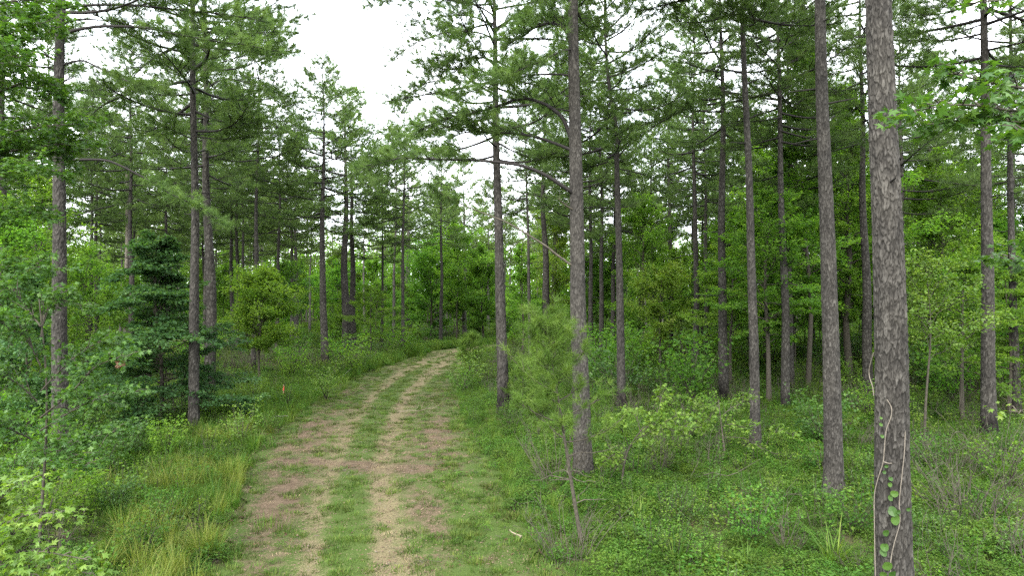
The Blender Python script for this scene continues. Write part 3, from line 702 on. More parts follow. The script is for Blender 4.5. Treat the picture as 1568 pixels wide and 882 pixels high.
single(1300, 585, 120, 60, 'tall leafy tree between the stout grey pine and the vine-clad pine', 'broad', .17, 46, 56, 312, .18, prof=egg, nsub=8)
single(1175, 560, 180, 60, 'tall bright leafy tree behind the slim straight grey pine', 'broad', .19, 42, 50, 313, .2, prof=egg)
single(1416, 692, 400, 85, 'thin-trunked young tree with yellow green sprays right of the vine-clad pine', 'gum_light', .10, 42, 22, 314, .48, r=.05, flat=.5)
single(1475, 655, 395, 80, 'leafy young maple left of the blackened-butt pine', 'broad', .11, 50, 34, 315, .35, lift=.2, lay=True)
single(1545, 640, 410, 70, 'leafy young tree at the right edge beside the pine with a grey vine', 'broad', .12, 50, 34, 316, .3, lift=.2, lay=True)
single(1440, 570, 230, 75, 'tall green tree behind the slender pine at the right', 'broad', .18, 46, 56, 317, .15, prof=egg)
single(1510, 560, 190, 70, 'tall airy tree behind the blackened-butt pine', 'broad', .19, 32, 46, 318, .2, prof=egg)
single(60, 640, 270, 90, 'broad leafy tree at the far left behind the stout left pine', 'broad', .13, 30, 40, 319, .15, prof=egg, nsub=8)
single(10, 660, 330, 80, 'leafy tree cut by the left edge of the picture', 'broad', .12, 46, 44, 320, .12, prof=egg)
single(135, 590, 380, 60, 'mid green tree between the stout left pine and the dark bushy tree', 'broad', .14, 28, 30, 321, .15, prof=egg)
single(40, 705, 430, 75, 'low-branched dark leafy sapling under the left edge gum boughs', 'broad_dark', .11, 60, 30, 322, .10, lift=.2)
single(440, 520, 415, 40, 'brown-tinged bushy tree behind the slim pine pair', 'broad_dark', .18, 40, 34, 323, .1, prof=egg)
single(660, 520, 375, 60, 'rounded leafy tree closing the view above the bend of the track', 'broad', .2, 46, 50, 324, .08, prof=egg)
single(740, 525, 385, 50, 'bright green tree left of the scorched straight pine at the bend', 'broad', .19, 44, 40, 325, .1, prof=egg)
single(575, 510, 405, 45, 'pale domed tree far behind the close pine pair', 'broad', .2, 40, 40, 326, .08, prof=egg)

# --- sweetgum boughs close to the camera
def leafy_limb(root, pts, Y0, Y1, r0, S, seed, mat, nsub=16, slen=.7, per=26, start=.25, star=True, flat=.45):
    rng = R_(seed); n = len(pts); bpy.context.view_layer.update(); inv = root.matrix_world.inverted()
    P = resample(np.array([inv @ at(x, y, Y0 + (Y1 - Y0) * i / (n - 1)) for i, (x, y) in enumerate(pts)]), 24)
    gw = Geo(); gl = Geo(); tube(gw, P, np.linspace(r0, .005, 24), 6, 0); T = nrm(np.gradient(P, axis=0))
    for s in range(nsub):
        u = start + (1 - start) * (s + rng.random()) / nsub; i = min(int(u * 23), 23); sd = np.cross(T[i], UP)
        d = nrm((T[i] * rng.uniform(.2, 1) + sd * (1 if s % 2 else -1) * rng.uniform(.3, 1) + UP * rng.uniform(-.35, .55))[None])[0]; l = slen * rng.uniform(.5, 1.25) * (1.1 - .5 * u)
        tube(gw, np.stack([P[i], P[i] + d * l * .5 + UP * .03, P[i] + d * l]), [.008, .006, .003], 4, 0)
        spray(gl, P[i], d, l, rng, S, int(per * l / slen * rng.uniform(.7, 1.3)), 0, flat, .10 + .12 * slen, star)
        for q in range(2):
            d2 = nrm((d + rng.normal(size=3) * .5)[None])[0]; b = P[i] + d * l * rng.uniform(.4, .8); spray(gl, b, d2, l * .5, rng, S, int(per * .35), 0, flat, .10, star)
    spray(gl, P[-3], T[-1], .3, rng, S, 8, 0, flat, .12, star)
    o = place('limb', gw.mesh('limb', [M['stem']]), root); place('foliage', gl.mesh('foliage', [M[mat]]), o); return o
def gum(px, Y, H, r, label, seed, name='sweetgum_tree', cat='tree'):
    b = at(px, 450, Y); b.z = gsurf(b.x, b.y); root = empty(name, b, label, cat)
    g = Geo(); tube(g, trunk_path(H, R_(seed), .10, 24) - [0, 0, .1], np.linspace(r, r * .35, 24), 10, 0); place('trunk' if cat == 'tree' else 'stem', g.mesh('trunk', [M['stem']]), root)
    bpy.context.view_layer.update(); return root
t = gum(-70, 14, 12, .13, 'sweetgum whose star-leaved boughs fill the upper left corner', 401)
for i, (pts, y1) in enumerate([([(-70, 40), (-20, 10), (40, 0), (110, 6)], 13), ([(-70, 90), (-10, 60), (30, 45), (80, 30)], 12.5), ([(-70, 170), (0, 140), (60, 120), (75, 140)], 13.4),
                             ([(-70, 250), (-20, 215), (50, 195), (125, 190)], 13), ([(-70, 260), (0, 235), (60, 225), (138, 212)], 13.6), ([(-70, 300), (-10, 270), (30, 262), (70, 255)], 12.6),
                             ([(-70, 140), (-30, 100), (0, 85), (30, 88)], 12), ([(-70, 350), (-20, 330), (20, 318), (60, 330)], 13), ([(-70, 430), (-20, 410), (30, 405), (70, 410)], 12.5), ([(-70, 240), (-10, 225), (60, 212), (100, 238)], 14.2)]):
    leafy_limb(t, pts, 14, y1, .03, .125, 410 + i, 'gum', 30, .66, 32, .08)
t = gum(1920, 6.2, 9.5, .09, 'sweetgum with star-leaved boughs reaching in from the right edge', 402)
for i, (pts, y1) in enumerate([([(1920, 210), (1700, 185), (1560, 170), (1470, 160), (1385, 172)], 5.6), ([(1920, 220), (1720, 200), (1590, 190), (1500, 182), (1430, 190)], 6.0), ([(1920, 200), (1700, 160), (1600, 140), (1510, 125), (1460, 112)], 5.9),
                             ([(1920, 240), (1740, 215), (1640, 200), (1560, 205)], 5.5)]):
    leafy_limb(t, pts, 6.2, y1, .018, .125, 430 + i, 'gum', 22, .34, 11, .30, flat=.5)
for i, (pts, y1) in enumerate([([(1920, 430), (1720, 410), (1610, 400), (1530, 395)], 6.2), ([(1920, 440), (1740, 425), (1640, 405), (1575, 380)], 6.4)]):
    leafy_limb(t, pts, 6.2, y1, .014, .11, 440 + i, 'gum', 14, .26, 9, .35, flat=.5)
leafy_limb(t, [(1920, 640), (1740, 640), (1620, 636), (1545, 630)], 6.2, 6.4, .010, .075, 445, 'gum_light', 10, .16, 6, .4)
leafy_limb(t, [(1920, -30), (1740, -25), (1620, -10), (1480, 5)], 6.2, 6.6, .012, .11, 446, 'gum', 14, .3, 9, .3)
# young maple on the left: pale leaf sprays before the stout pine
t = gum(60, 12, 5.2, .032, 'leafy young maple in front of the stout left pine, one clump of brown dead leaves', 403, 'maple_sapling', 'sapling')
for i, (pts, y1) in enumerate([([(62, 640), (110, 600), (150, 560), (200, 545)], 11.6), ([(62, 660), (110, 630), (160, 605), (215, 600)], 11.4), ([(62, 600), (100, 560), (140, 530), (175, 520)], 12.2), ([(62, 560), (40, 520), (10, 500), (-20, 480)], 11.5),
                             ([(62, 620), (30, 590), (0, 575), (-30, 570)], 11.6), ([(62, 690), (100, 680), (140, 670), (180, 660)], 11.5), ([(62, 680), (20, 660), (-10, 650), (-40, 655)], 11.2), ([(62, 520), (70, 480), (90, 460), (130, 470)], 12.4),
                             ([(62, 500), (40, 470), (15, 440), (-10, 420)], 12.3), ([(62, 700), (85, 690), (110, 700), (130, 720)], 11)]):
    leafy_limb(t, pts, 12, y1, .016, .12, 450 + i, 'gum', 20, .52, 18, .12, flat=.55)
g = Geo(); spray(g, np.array(t.matrix_world.inverted() @ at(174, 556, 11.5)), np.array([1., 0, -.2]), .16, R_(3), .10, 16, 0, .9, .06, True)
place('dead_leaves', g.mesh('dead_leaves', [M['dead_leaf']]), t)['label'] = 'clump of curled brown dead leaves'
t = gum(-30, 7.4, 3.0, .03, 'bright yellow green sapling in the lower left corner', 404, 'sweetgum_sapling', 'sapling')
for i, (pts, y1) in enumerate([([(-28, 800), (-5, 770), (20, 750), (40, 745)], 7.2), ([(-28, 850), (0, 810), (40, 790), (95, 785)], 7.0), ([(-28, 880), (20, 850), (60, 845), (135, 858)], 6.9), ([(-28, 920), (20, 880), (80, 870), (140, 880)], 7.0), ([(-28, 840), (-10, 800), (0, 770), (10, 752)], 7.5), ([(-28, 950), (10, 900), (40, 880), (70, 900)], 6.8), ([(-28, 900), (-10, 860), (10, 830), (20, 820)], 7.1)]):
    leafy_limb(t, pts, 7.4, y1, .010, .105, 470 + i, 'gum_light', 13, .26, 9, .2, flat=.5)
# bright sapling beside the limbed pine and its leaning neighbour
b = gnd(951, 752); t = empty('sweetgum_sapling', b, 'bright yellow green sapling right of the foot of the limbed pine', 'sapling'); bpy.context.view_layer.update()
g = Geo(); inv = t.matrix_world.inverted(); tube(g, resample(np.array([inv @ at(x, y, b.y) for x, y in [(951, 758), (955, 715), (964, 685), (985, 655)]]), 12), np.linspace(.035, .015, 12), 7, 0); place('stem', g.mesh('stem', [M['stem']]), t)
for i, (pts, y1) in enumerate([([(964, 688), (955, 665), (945, 650), (938, 645)], 17.2), ([(970, 680), (990, 655), (1010, 625), (1012, 605)], 17.8), ([(975, 672), (1000, 660), (1030, 640), (1055, 635)], 17.4), ([(960, 700), (945, 695), (935, 700), (928, 705)], 17.6), ([(980, 660), (975, 640), (965, 635), (950, 640)], 18.0), ([(985, 655), (1010, 650), (1030, 660), (1050, 655)], 17.0)]):
    leafy_limb(t, pts, b.y, y1 / 17.6 * b.y, .012, .14, 490 + i, 'gum_light', 13, .42, 13, .1)
b = gnd(1112, 708); t = empty('sweetgum_sapling', b, 'leaning bright sapling whose bare stem crosses the foot of the slim grey pine', 'sapling'); bpy.context.view_layer.update()
g = Geo(); inv = t.matrix_world.inverted(); tube(g, resample(np.array([inv @ at(x, y, b.y) for x, y in [(1112, 712), (1108, 680), (1103, 640), (1100, 612)]]), 12), np.linspace(.035, .012, 12), 7, 0); place('stem', g.mesh('stem', [M['twig']]), t)
for i, (pts, y1) in enumerate([([(1104, 665), (1080, 655), (1060, 655), (1040, 652)], 20.3), ([(1103, 640), (1090, 630), (1075, 625), (1065, 618)], 20.6), ([(1106, 670), (1140, 672), (1170, 688), (1210, 702), (1245, 700)], 20), ([(1103, 640), (1120, 625), (1140, 615), (1155, 605)], 21), ([(1104, 655), (1120, 650), (1135, 655), (1150, 650)], 20.4), ([(1170, 688), (1180, 670), (1195, 660), (1215, 668)], 20.2), ([(1102, 620), (1095, 625), (1085, 640), (1078, 650)], 20.6)]):
    leafy_limb(t, pts, b.y, b.y + (y1 - 20.6), .012, .13, 500 + i, 'gum_light', 11, .42, 11, .15)

# --- young pines with soft long needles
def young_pine(px, py, ytop, hw, label, seed, clear=.4, nl=26, leanx=0, N=60, wd=.0075, L=.2):
    rng = R_(seed); p = gnd(px, py); H = at(px, ytop, p.y).z - p.z; R = hw / F * p.y
    t = empty('young_pine', p, label, 'young tree'); g = Geo(); P = trunk_path(H, rng, .05, 20); P[:, 0] += leanx * (P[:, 2] / H)
    tube(g, P - [0, 0, .05], np.linspace(.0085 * H + .006, .007, 20), 8, 0); place('trunk', g.mesh('trunk', [M['stem']]), t)
    g = Geo(); tf = []
    for k in range(nl):
        u = (k + .5 * rng.random()) / nl; z = H * (clear + (1 - clear) * u); b = np.array([np.interp(z, P[:, 2], P[:, 0]), np.interp(z, P[:, 2], P[:, 1]), z])
        az = k * 2.4 + rng.normal() * .4; Lm = R * (1.05 - u * .85) * rng.uniform(.6, 1.15); d = np.array([math.cos(az), math.sin(az), .15 + .5 * u]); q = np.linspace(0, 1, 5)[:, None]
        Q = b + d * Lm * q + UP * Lm * .25 * q ** 2
        grow_limb(Q, .016, rng, g, tf, 5, Lm * .5, .35, .3, .22, 4)
    for q in np.linspace(.85, 1, 4): tf.append((np.array([P[-1, 0], P[-1, 1], H * q]), UP))
    needles(g, np.array([a for a, _ in tf]), nrm(np.array([b for _, b in tf])), N, L, wd, rng, .62, 1)
    place('crown', g.mesh('crown', [M['stem'], M['needle_young']]), t); return t
yp = young_pine(892, 838, 482, 90, 'slender young pine with soft bright needles in front of the limbed pine', 601, .44, 24, leanx=-.75, N=48)
rng = R_(8); g = Geo()
for _ in range(9):
    z = rng.uniform(.3, 2.0); a = rng.uniform(0, 6.28); Lq = rng.uniform(.4, 1.1); q = np.linspace(0, 1, 5)[:, None]
    tube(g, np.array([-.75 * z / 4.6, 0, z]) + np.array([math.cos(a), math.sin(a), rng.uniform(-.3, .3)]) * Lq * q + rng.normal(size=(5, 3)) * .03, np.linspace(.012, .004, 5), 4, 0)
place('dead_branches', g.mesh('dead_branches', [M['twig']]), yp)
young_pine(719, 582, 515, 28, 'little young pine on the right edge of the track at the bend', 602, .3, 22, N=30, wd=.014, L=.26)
young_pine(800, 640, 560, 40, 'bushy pine seedling in the grass right of the scorched straight pine', 603, .1, 20, N=30, wd=.010)

# ------------------------------------------------------------------ the wood behind: scattered pines, small trees, shrubs
rng = R_(42)
taken = [(o.location.x, o.location.y) for o in C.objects if o.parent is None and o.type == 'EMPTY']
def free(x, y, dmin, track=3.2):
    if any((x - a) ** 2 + (y - b) ** 2 < dmin * dmin for a, b in taken): return False
    if y < 126:
        d = np.min(np.hypot(MID[:, 0] - x, MID[:, 1] - y))
        if d < track: return False
    return True
LAND = [(93, 'stout left pine'), (307, 'twin pines'), (398, 'round tree'), (495, 'rounded pine'), (626, 'far bend pine'), (766, 'scorched pine'),
        (882, 'limbed pine'), (948, 'crooked pine'), (1107, 'blackened pine'), (1151, 'straight pine'), (1267, 'stout grey pine'), (1356, 'vine-clad pine'), (1511, 'black-butt pine')]
def where(px):
    if px < LAND[0][0]: return 'left of ' + LAND[0][1]
    for (a, n1), (b, n2) in zip(LAND, LAND[1:]):
        if a <= px < b: return 'between ' + n1 + ' and ' + n2
    return 'right of ' + LAND[-1][1]
ORD = ['first', 'second', 'third', 'fourth', 'fifth', 'sixth', 'seventh', 'eighth', 'ninth', 'tenth', 'eleventh', 'twelfth']
def scatter_spots(n, y0, y1, dmin, track, pad=5, tries=6000, bias=1.0, cond=None):
    out = []
    for _ in range(tries):
        y = y0 + (y1 - y0) * rng.random() ** bias; x = rng.uniform(-.77 * y - pad, .77 * y + pad)
        if cond and not cond(x, y): continue
        if free(x, y, dmin, track): out.append((x, y)); taken.append((x, y))
        if len(out) >= n: break
    return out
def label_all(objs, what, group, shared=False):
    by = {}
    for o in objs: by.setdefault(where(pix(o.location)[0]), []).append(o)
    for wh, L in by.items():
        L.sort(key=lambda o: pix(o.location)[0])
        for i, o in enumerate(L):
            o['group'] = group + ' ' + wh if shared else group
            if shared: o['label'] = what + ' deep in the wood ' + wh
            elif len(L) == 1: o['label'] = what + ' ' + wh
            else: o['label'] = what + ', ' + (ORD[i] if i < 12 else 'last') + ' from left ' + wh
gap = lambda x, y: not (-.36 < x / y < -.15 and y < 46)
mid = []
for x, y in scatter_spots(58, 40, 72, 4.2, 4.2, cond=lambda x, y: gap(x, y) and (x > -.2 * y or rng.random() < .6)):
    r = empty('pine_tree', (x, y, gsurf(x, y)), '-', 'tree'); s = rng.uniform(.86, 1.02); q = rng.uniform(.75, 1.25)
    r.rotation_euler = (rng.normal() * .012, rng.normal() * .014, 0)
    place('trunk', TRUNK[int(rng.integers(5))], r, (0, 0, 0), rng.uniform(0, 6.28), (q, q, s)); place('crown', CROWN[int(rng.choice(MIDC))], r, (0, 0, 0), rng.uniform(0, 6.28), (s * rng.uniform(.85, 1.1),) * 2 + (s,)); mid.append(r)
label_all(mid, 'slim background pine', 'slim pines behind the nearer trees')
far = []
for x, y in scatter_spots(95, 72, 128, 4.8, 4.0):
    r = empty('pine_tree', (x, y, gsurf(x, y)), '-', 'tree'); s = rng.uniform(.82, 1.0); q = rng.uniform(.75, 1.2)
    r.rotation_euler = (rng.normal() * .012, rng.normal() * .014, 0)
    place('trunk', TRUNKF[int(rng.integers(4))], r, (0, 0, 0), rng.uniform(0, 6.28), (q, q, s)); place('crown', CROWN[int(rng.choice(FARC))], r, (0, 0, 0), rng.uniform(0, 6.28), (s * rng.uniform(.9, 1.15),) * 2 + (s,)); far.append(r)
label_all(far, 'thin far pine', 'far pines', True)

UND = [broadleaf(7.5, 2.8, 2.6, R_(700), .16, 52, 40, 'broad', .06, prof=egg), broadleaf(9.5, 3.0, 3.0, R_(701), .18, 50, 46, 'broad', .07, prof=egg, lift=.3), broadleaf(5, 2.4, .6, R_(702), .16, 54, 34, 'broad', .05, lift=.15),
       broadleaf(6, 2.5, .6, R_(703), .17, 54, 36, 'gum', .06, prof=egg), broadleaf(12, 3.2, 3.4, R_(704), .19, 48, 50, 'broad', .08, prof=egg)]
und = []
for x, y in scatter_spots(56, 30, 62, 2.9, 3.4, cond=lambda x, y: (x > .10 * y or x < -.55 * y) and not any(Yk > y and abs(x / y * F + 784 - pk) < 1.9 * F / y for _, pk, Yk in PINES if Yk < 60) and rng.random() < (1 if x > 0 else .6)) + scatter_spots(150, 58, 126, 3.0, 3.6, cond=lambda x, y: x > -.1 * y or rng.random() < (.45 if y < 90 else .9)):
    i = int(rng.choice(5, p=[.26, .22, .24, .14, .14] if y > 62 else [.40, .34, 0, 0, .26])); o = tree('broadleaf_tree', UND[i], (x, y, gsurf(x, y)), '-', 'tree', None, rng.uniform(0, 6.28), rng.uniform(.7, 1.15)); und.append(o)
label_all([o for o in und if o.location.y < 60], 'small understory tree', 'small broadleaf trees under the pines')
label_all([o for o in und if o.location.y >= 60], 'leafy understory tree', 'far understory trees', True)

def shrub(H, R, rng, S, n, mat, ns=16):
    g = Geo(); gl = Geo()
    for k in range(ns):
        a = k * 2.4 + rng.normal() * .3; l = H * rng.uniform(.6, 1.1); o_ = R * math.sqrt(rng.random()) * .9
        P = np.stack([np.array([math.cos(a) * o_ * t, math.sin(a) * o_ * t, l * (t ** .8)]) for t in np.linspace(0, 1, 5)]) + rng.normal(size=(5, 3)) * .02
        tube(g, P, np.linspace(.012, .004, 5), 4, 0)
        for t in (1, 2, 3, 4):
            for q in range(2):
                d = nrm((np.array([math.cos(a + rng.normal()), math.sin(a + rng.normal()), rng.uniform(.0, .9)]))[None])[0]; spray(gl, P[t], d, R * .45, rng, S, max(2, n // (ns * 8)), 0, .6, R * .16)
    return g.mesh('stem', [M['stem']]), gl.mesh('foliage', [M[mat]])
SH = [shrub(1.1, .8, R_(720), .085, 800, 'herb'), shrub(1.5, 1.0, R_(721), .095, 900, 'broad'), shrub(.9, .7, R_(722), .08, 700, 'herb'), shrub(1.8, .9, R_(723), .10, 900, 'gum_light', 12)]
SHF = [shrub(1.5, 1.3, R_(730), .17, 520, 'herb'), shrub(2.0, 1.3, R_(731), .18, 520, 'broad'), shrub(1.2, 1.2, R_(732), .16, 480, 'gum_light')]
shs = []
for x, y in scatter_spots(58, 12.5, 42, 1.7, 2.9, pad=1, cond=lambda x, y: not (x / y > -.30 and x / y < .08 and y < 22) and abs(x / y) < .8):
    o = tree('shrub', SH[int(rng.choice(4, p=[.35, .25, .33, .07]))], (x, y, gsurf(x, y) - .03), '-', 'shrub', None, rng.uniform(0, 6.28), rng.uniform(.6, 1.1)); shs.append(o)
label_all(shs, 'low leafy shrub', 'low shrubs in the undergrowth')
SHD = [shrub(1.3, .9, R_(724), .10, 1300, 'gum', 20), shrub(1.6, 1.0, R_(725), .11, 1300, 'broad', 18)]
dk = []
for px, py, s in [(18, 770, .9), (75, 745, 1.1), (150, 740, 1.0), (118, 800, .8), (196, 705, .9), (60, 850, .9), (225, 668, .9), (255, 705, .7), (175, 790, .6), (20, 700, 1.2), (130, 690, 1.1)]:
    dk.append(tree('shrub', SHD[len(dk) % 2], gnd(px, py), '-', 'shrub', None, rng.uniform(0, 6.28), s))
label_all(dk, 'dark leafy shrub', 'dark shrubs at the left')
tl = []
for x, y in scatter_spots(52, 22, 54, 2.2, 3.2, cond=lambda x, y: x > .13 * y and abs(x / y) < .8 and not any(Yk > y and abs(x / y * F + 784 - pk) < 1.1 * F / y for _, pk, Yk in PINES if Yk < 34)):
    tl.append(tree('shrub', (SHD + SH[:2])[int(rng.integers(4))], (x, y, gsurf(x, y) - .04), '-', 'shrub', None, rng.uniform(0, 6.28), rng.uniform(1.1, 1.9)))
label_all(tl, 'tall leafy shrub', 'tall shrubs under the pines at the right')
shf = []
for x, y in scatter_spots(120, 42, 110, 2.2, 2.9):
    o = tree('shrub', SHF[int(rng.integers(3))], (x, y, gsurf(x, y) - .05), '-', 'shrub', None, rng.uniform(0, 6.28), rng.uniform(.7, 1.25)); shf.append(o)
label_all(shf, 'low green bush', 'far bushes', True)

# bare brush: thin dry stems
def brush(H, R, n, rng, curl=.25):
    g = Geo()
    for k in range(n):
        a = rng.uniform(0, 6.28); b = np.array([math.cos(a), math.sin(a), 0]) * R * .6 * math.sqrt(rng.random()); l = H * rng.uniform(.5, 1.1); d = np.array([math.cos(a) * curl, math.sin(a) * curl, 1]) + rng.normal(size=3) * .18
        q = np.linspace(0, 1, 6)[:, None]; P = b + d * l * q + np.array([math.cos(a), math.sin(a), -.4]) * l * curl * q ** 2 + np.cumsum(rng.normal(size=(6, 3)) * .022 * l, 0)
        tube(g, P, np.linspace(.010, .003, 6), 3, 0)
        for _ in range(4):
            i = int(rng.integers(2, 6)); d2 = nrm((d + rng.normal(size=3) * .7)[None])[0]; tube(g, np.stack([P[i], P[i] + d2 * l * .15, P[i] + d2 * l * rng.uniform(.2, .4) + rng.normal(size=3) * .03]), [.005, .004, .002], 3, 0)
    return g
BR = [brush(1.3, .9, 34, R_(740 + i)).mesh('dry_brush', [M['twig']]) for i in range(3)]
for px, py, s, lab in [(852, 742, 1.0, 'tangle of grey dead twigs at the foot of the limbed pine'), (868, 860, .8, 'grey dead twigs heaped at the foot of the young pine'), (1480, 800, 1.15, 'brown dry brush in front of the blackened-butt pine'), (1455, 730, 1.0, 'dry stalks behind the brown brush near the blackened-butt pine'),
                       (940, 600, 1.2, 'tall dry stalks left of the foot of the crooked pine'), (1040, 700, .9, 'dry twigs under the bright saplings'), (455, 560, 1.2, 'dry brown stalks right of the round-crowned small tree'), (370, 570, 1.2, 'dry brown stalks left of the round-crowned small tree'), (655, 512, 1.8, 'tall dry brush behind the bend of the track'),
                       (285, 640, 1.3, 'bare hanging stems under the dark bushy tree'), (1300, 690, .9, 'dry brush between the stout grey pine and the vine-clad pine'), (690, 516, 1.6, 'dry brush by the far pine at the right of the bend'), (1330, 640, 1.2, 'dry stalks behind the vine-clad pine'), (1530, 720, 1.1, 'dry stalks at the right edge of the picture'), (985, 640, 1.0, 'dry stalks right of the foot of the crooked pine')]:
    p = gnd(px, py); o = place('dry_brush', BR[int(rng.integers(3))], None, p, rng.uniform(0, 6.28), (s, s, s)); tag(o, lab, 'brush', 'dry brush')

# far wood that reads as one mass
g = Geo(); r2 = R_(77)
for k in range(680):
    y = r2.uniform(128, 180); x = r2.uniform(-.8 * y - 8, .8 * y + 8); h = r2.choice([6, 9, 12, 15, 18]) * r2.uniform(.8, 1.2); R0 = 2.2 + h * .13
    n = int(190 + 14 * h); u = nrm(r2.normal(size=(n, 3))) * r2.uniform(.55, 1.0, (n, 1)) ** .5
    P = np.array([x, y, gz(x, y) + h * .5]) + u * [R0, R0, h * .5]; leaves(g, P, nrm(UP + r2.normal(size=(n, 3)) * .7), nrm(r2.normal(size=(n, 3))), .62, r2, 1, np.clip(r2.random() * .5 + r2.random(n) * .5, 0, 1))
    tube(g, np.array([[x, y, -.2], [x, y, h * .5], [x + .3, y, h * .9]]), [.14, .1, .04], 5, 0)
for k in range(170):
    y = r2.uniform(126, 175); x = r2.uniform(-.8 * y - 8, .8 * y + 8); h = r2.uniform(17, 22); n = 260
    tube(g, np.array([[x, y, -.2], [x, y, h * .6], [x, y, h]]), [.17, .13, .03], 6, 0)
    u = nrm(r2.normal(size=(n, 3))) * r2.uniform(.3, 1.0, (n, 1)); P = np.array([x, y, h * .76]) + u * [3.2, 3.2, h * .26]; leaves(g, P, nrm(UP + r2.normal(size=(n, 3)) * .8), nrm(r2.normal(size=(n, 3))), .55, r2, 2, np.clip(r2.random() * .5 + r2.random(n) * .5, 0, 1), wide=.2)
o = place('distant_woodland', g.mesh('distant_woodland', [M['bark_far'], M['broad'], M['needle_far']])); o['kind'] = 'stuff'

# ------------------------------------------------------------------ ground cover (uncountable): geometry-node instances
def scatter(name, protos, pts, scl, idx, tilt=.12, kind='stuff'):
    pts = np.array(pts); n = len(pts); me = bpy.data.meshes.new(name); me.vertices.add(n); me.vertices.foreach_set('co', pts.ravel())
    r = R_(len(name) * 7 + n)
    rot = np.stack([r.normal(size=n) * tilt, r.normal(size=n) * tilt, r.uniform(0, 6.28, n)], 1)
    a = me.attributes.new('rot', 'FLOAT_VECTOR', 'POINT'); a.data.foreach_set('vector', rot.astype(np.float32).ravel())
    a = me.attributes.new('scl', 'FLOAT', 'POINT'); a.data.foreach_set('value', np.asarray(scl, np.float32))
    a = me.attributes.new('idx', 'INT', 'POINT'); a.data.foreach_set('value', np.asarray(idx, np.int32))
    me.update(); o = place(name, me); o['kind'] = kind
    col = bpy.data.collections.new(name + ' sources')
    for i, m in enumerate(protos):
        q = bpy.data.objects.new('%s_source_%02d' % (name, i), m); col.objects.link(q)
    ng = bpy.data.node_groups.new(name, 'GeometryNodeTree')
    ng.interface.new_socket('Geometry', in_out='INPUT', socket_type='NodeSocketGeometry'); ng.interface.new_socket('Geometry', in_out='OUTPUT', socket_type='NodeSocketGeometry')
    gi = ng.nodes.new('NodeGroupInput'); go = ng.nodes.new('NodeGroupOutput'); ip = ng.nodes.new('GeometryNodeInstanceOnPoints'); ci = ng.nodes.new('GeometryNodeCollectionInfo')
    ci.inputs['Collection'].default_value = col; ci.inputs['Separate Children'].default_value = True; ci.inputs['Reset Children'].default_value = True
    ip.inputs['Pick Instance'].default_value = True
    def attr(nm, t):
        x = ng.nodes.new('GeometryNodeInputNamedAttribute'); x.data_type = t; x.inputs['Name'].default_value = nm; return x.outputs['Attribute']
    L = ng.links.new; L(gi.outputs[0], ip.inputs['Points']); L(ci.outputs[0], ip.inputs['Instance']); L(attr('idx', 'INT'), ip.inputs['Instance Index'])
    L(attr('rot', 'FLOAT_VECTOR'), ip.inputs['Rotation']); L(attr('scl', 'FLOAT'), ip.inputs['Scale']); L(ip.outputs[0], go.inputs[0])
    md = o.modifiers.new('scatter', 'NODES'); md.node_group = ng
    return o
def herb(rng, R, H, n, S, mat, erect=.35):
    g = Geo(); a = rng.uniform(0, 6.28, n); r = R * np.sqrt(rng.random(n)); hh = H * (1 - .55 * (r / R) ** 2)
    z = hh * rng.uniform(.25, 1.0, n) ** .7; P = np.stack([r * np.cos(a), r * np.sin(a), z], 1)
    N = nrm(UP + rng.normal(size=(n, 3)) * erect); D = nrm(np.stack([np.cos(a), np.sin(a), rng.normal(size=n) * .3], 1) + rng.normal(size=(n, 3)) * .7)
    leaves(g, P, N, D, S * rng.uniform(.5, 1.2, n), rng, 0, np.clip(.25 + .5 * rng.random(n) + .25 * (rng.random() - .5), 0, 1), wide=.30)
    m = n // 7; i = rng.integers(0, n, m)
    for k in i[:14]: tube(g, np.array([[P[k, 0] * .6, P[k, 1] * .6, -.05], P[k] * [.85, .85, .6], P[k]]), [.005, .004, .002], 3, 1)
    return g.mesh('herbs', [M[mat], M['stem']])
def blades(rng, R, n, L, wd, mat, lean=.5, flop=.5, seed_heads=False):
    g = Geo(); a = rng.uniform(0, 6.28, n); r = R * np.sqrt(rng.random(n)); b = np.stack([r * np.cos(a), r * np.sin(a), np.full(n, -.02)], 1)
    a2 = a + rng.normal(size=n) * .9; l = L * rng.uniform(.5, 1.15, n); d = np.stack([np.cos(a2), np.sin(a2), np.zeros(n)], 1); W = np.stack([-np.sin(a2), np.cos(a2), np.zeros(n)], 1)
    le = lean * rng.uniform(.2, 1.2, n); fl = flop * rng.uniform(.2, 1.2, n); V = []
    for t, ww in ((0, 1), (.35, .9), (.7, .65), (1, .08)):
        c = b + d * (l * (le * t * .5 + fl * t * t * .6))[:, None] + UP * (l * (t - fl * .45 * t * t))[:, None]; V += [c - W * (wd * ww / 2), c + W * (wd * ww / 2)]
    V = np.stack(V, 1); f = np.array([[0, 1, 3, 2], [2, 3, 5, 4], [4, 5, 7, 6]]); F_ = (np.arange(n)[:, None, None] * 8 + f[None]).reshape(-1, 4)
    g.add(V.reshape(-1, 3), F_, 0, np.repeat(rng.random(n), 8))
    return g.mesh('blades', [M[mat]])
rng = R_(90)
HERB = [herb(R_(800), .34, .42, 230, .06, 'herb'), herb(R_(801), .30, .30, 210, .05, 'herb'), herb(R_(802), .38, .55, 210, .075, 'herb'), herb(R_(803), .32, .36, 220, .05, 'broad'), herb(R_(804), .26, .22, 160, .045, 'herb')]
HERBF = [herb(R_(810), .75, .65, 260, .13, 'herb'), herb(R_(811), .8, .5, 260, .12, 'herb'), herb(R_(812), .7, .9, 260, .14, 'herb')]
pts, scl, idx = [], [], []; pf, sf, xf = [], [], []
def spots(n, y0, y1, slope=.80, pad=2):
    yy = np.sqrt(rng.uniform(y0 * y0, y1 * y1, n)); return np.stack([rng.uniform(-1, 1, n) * (slope * yy + pad), yy], 1)
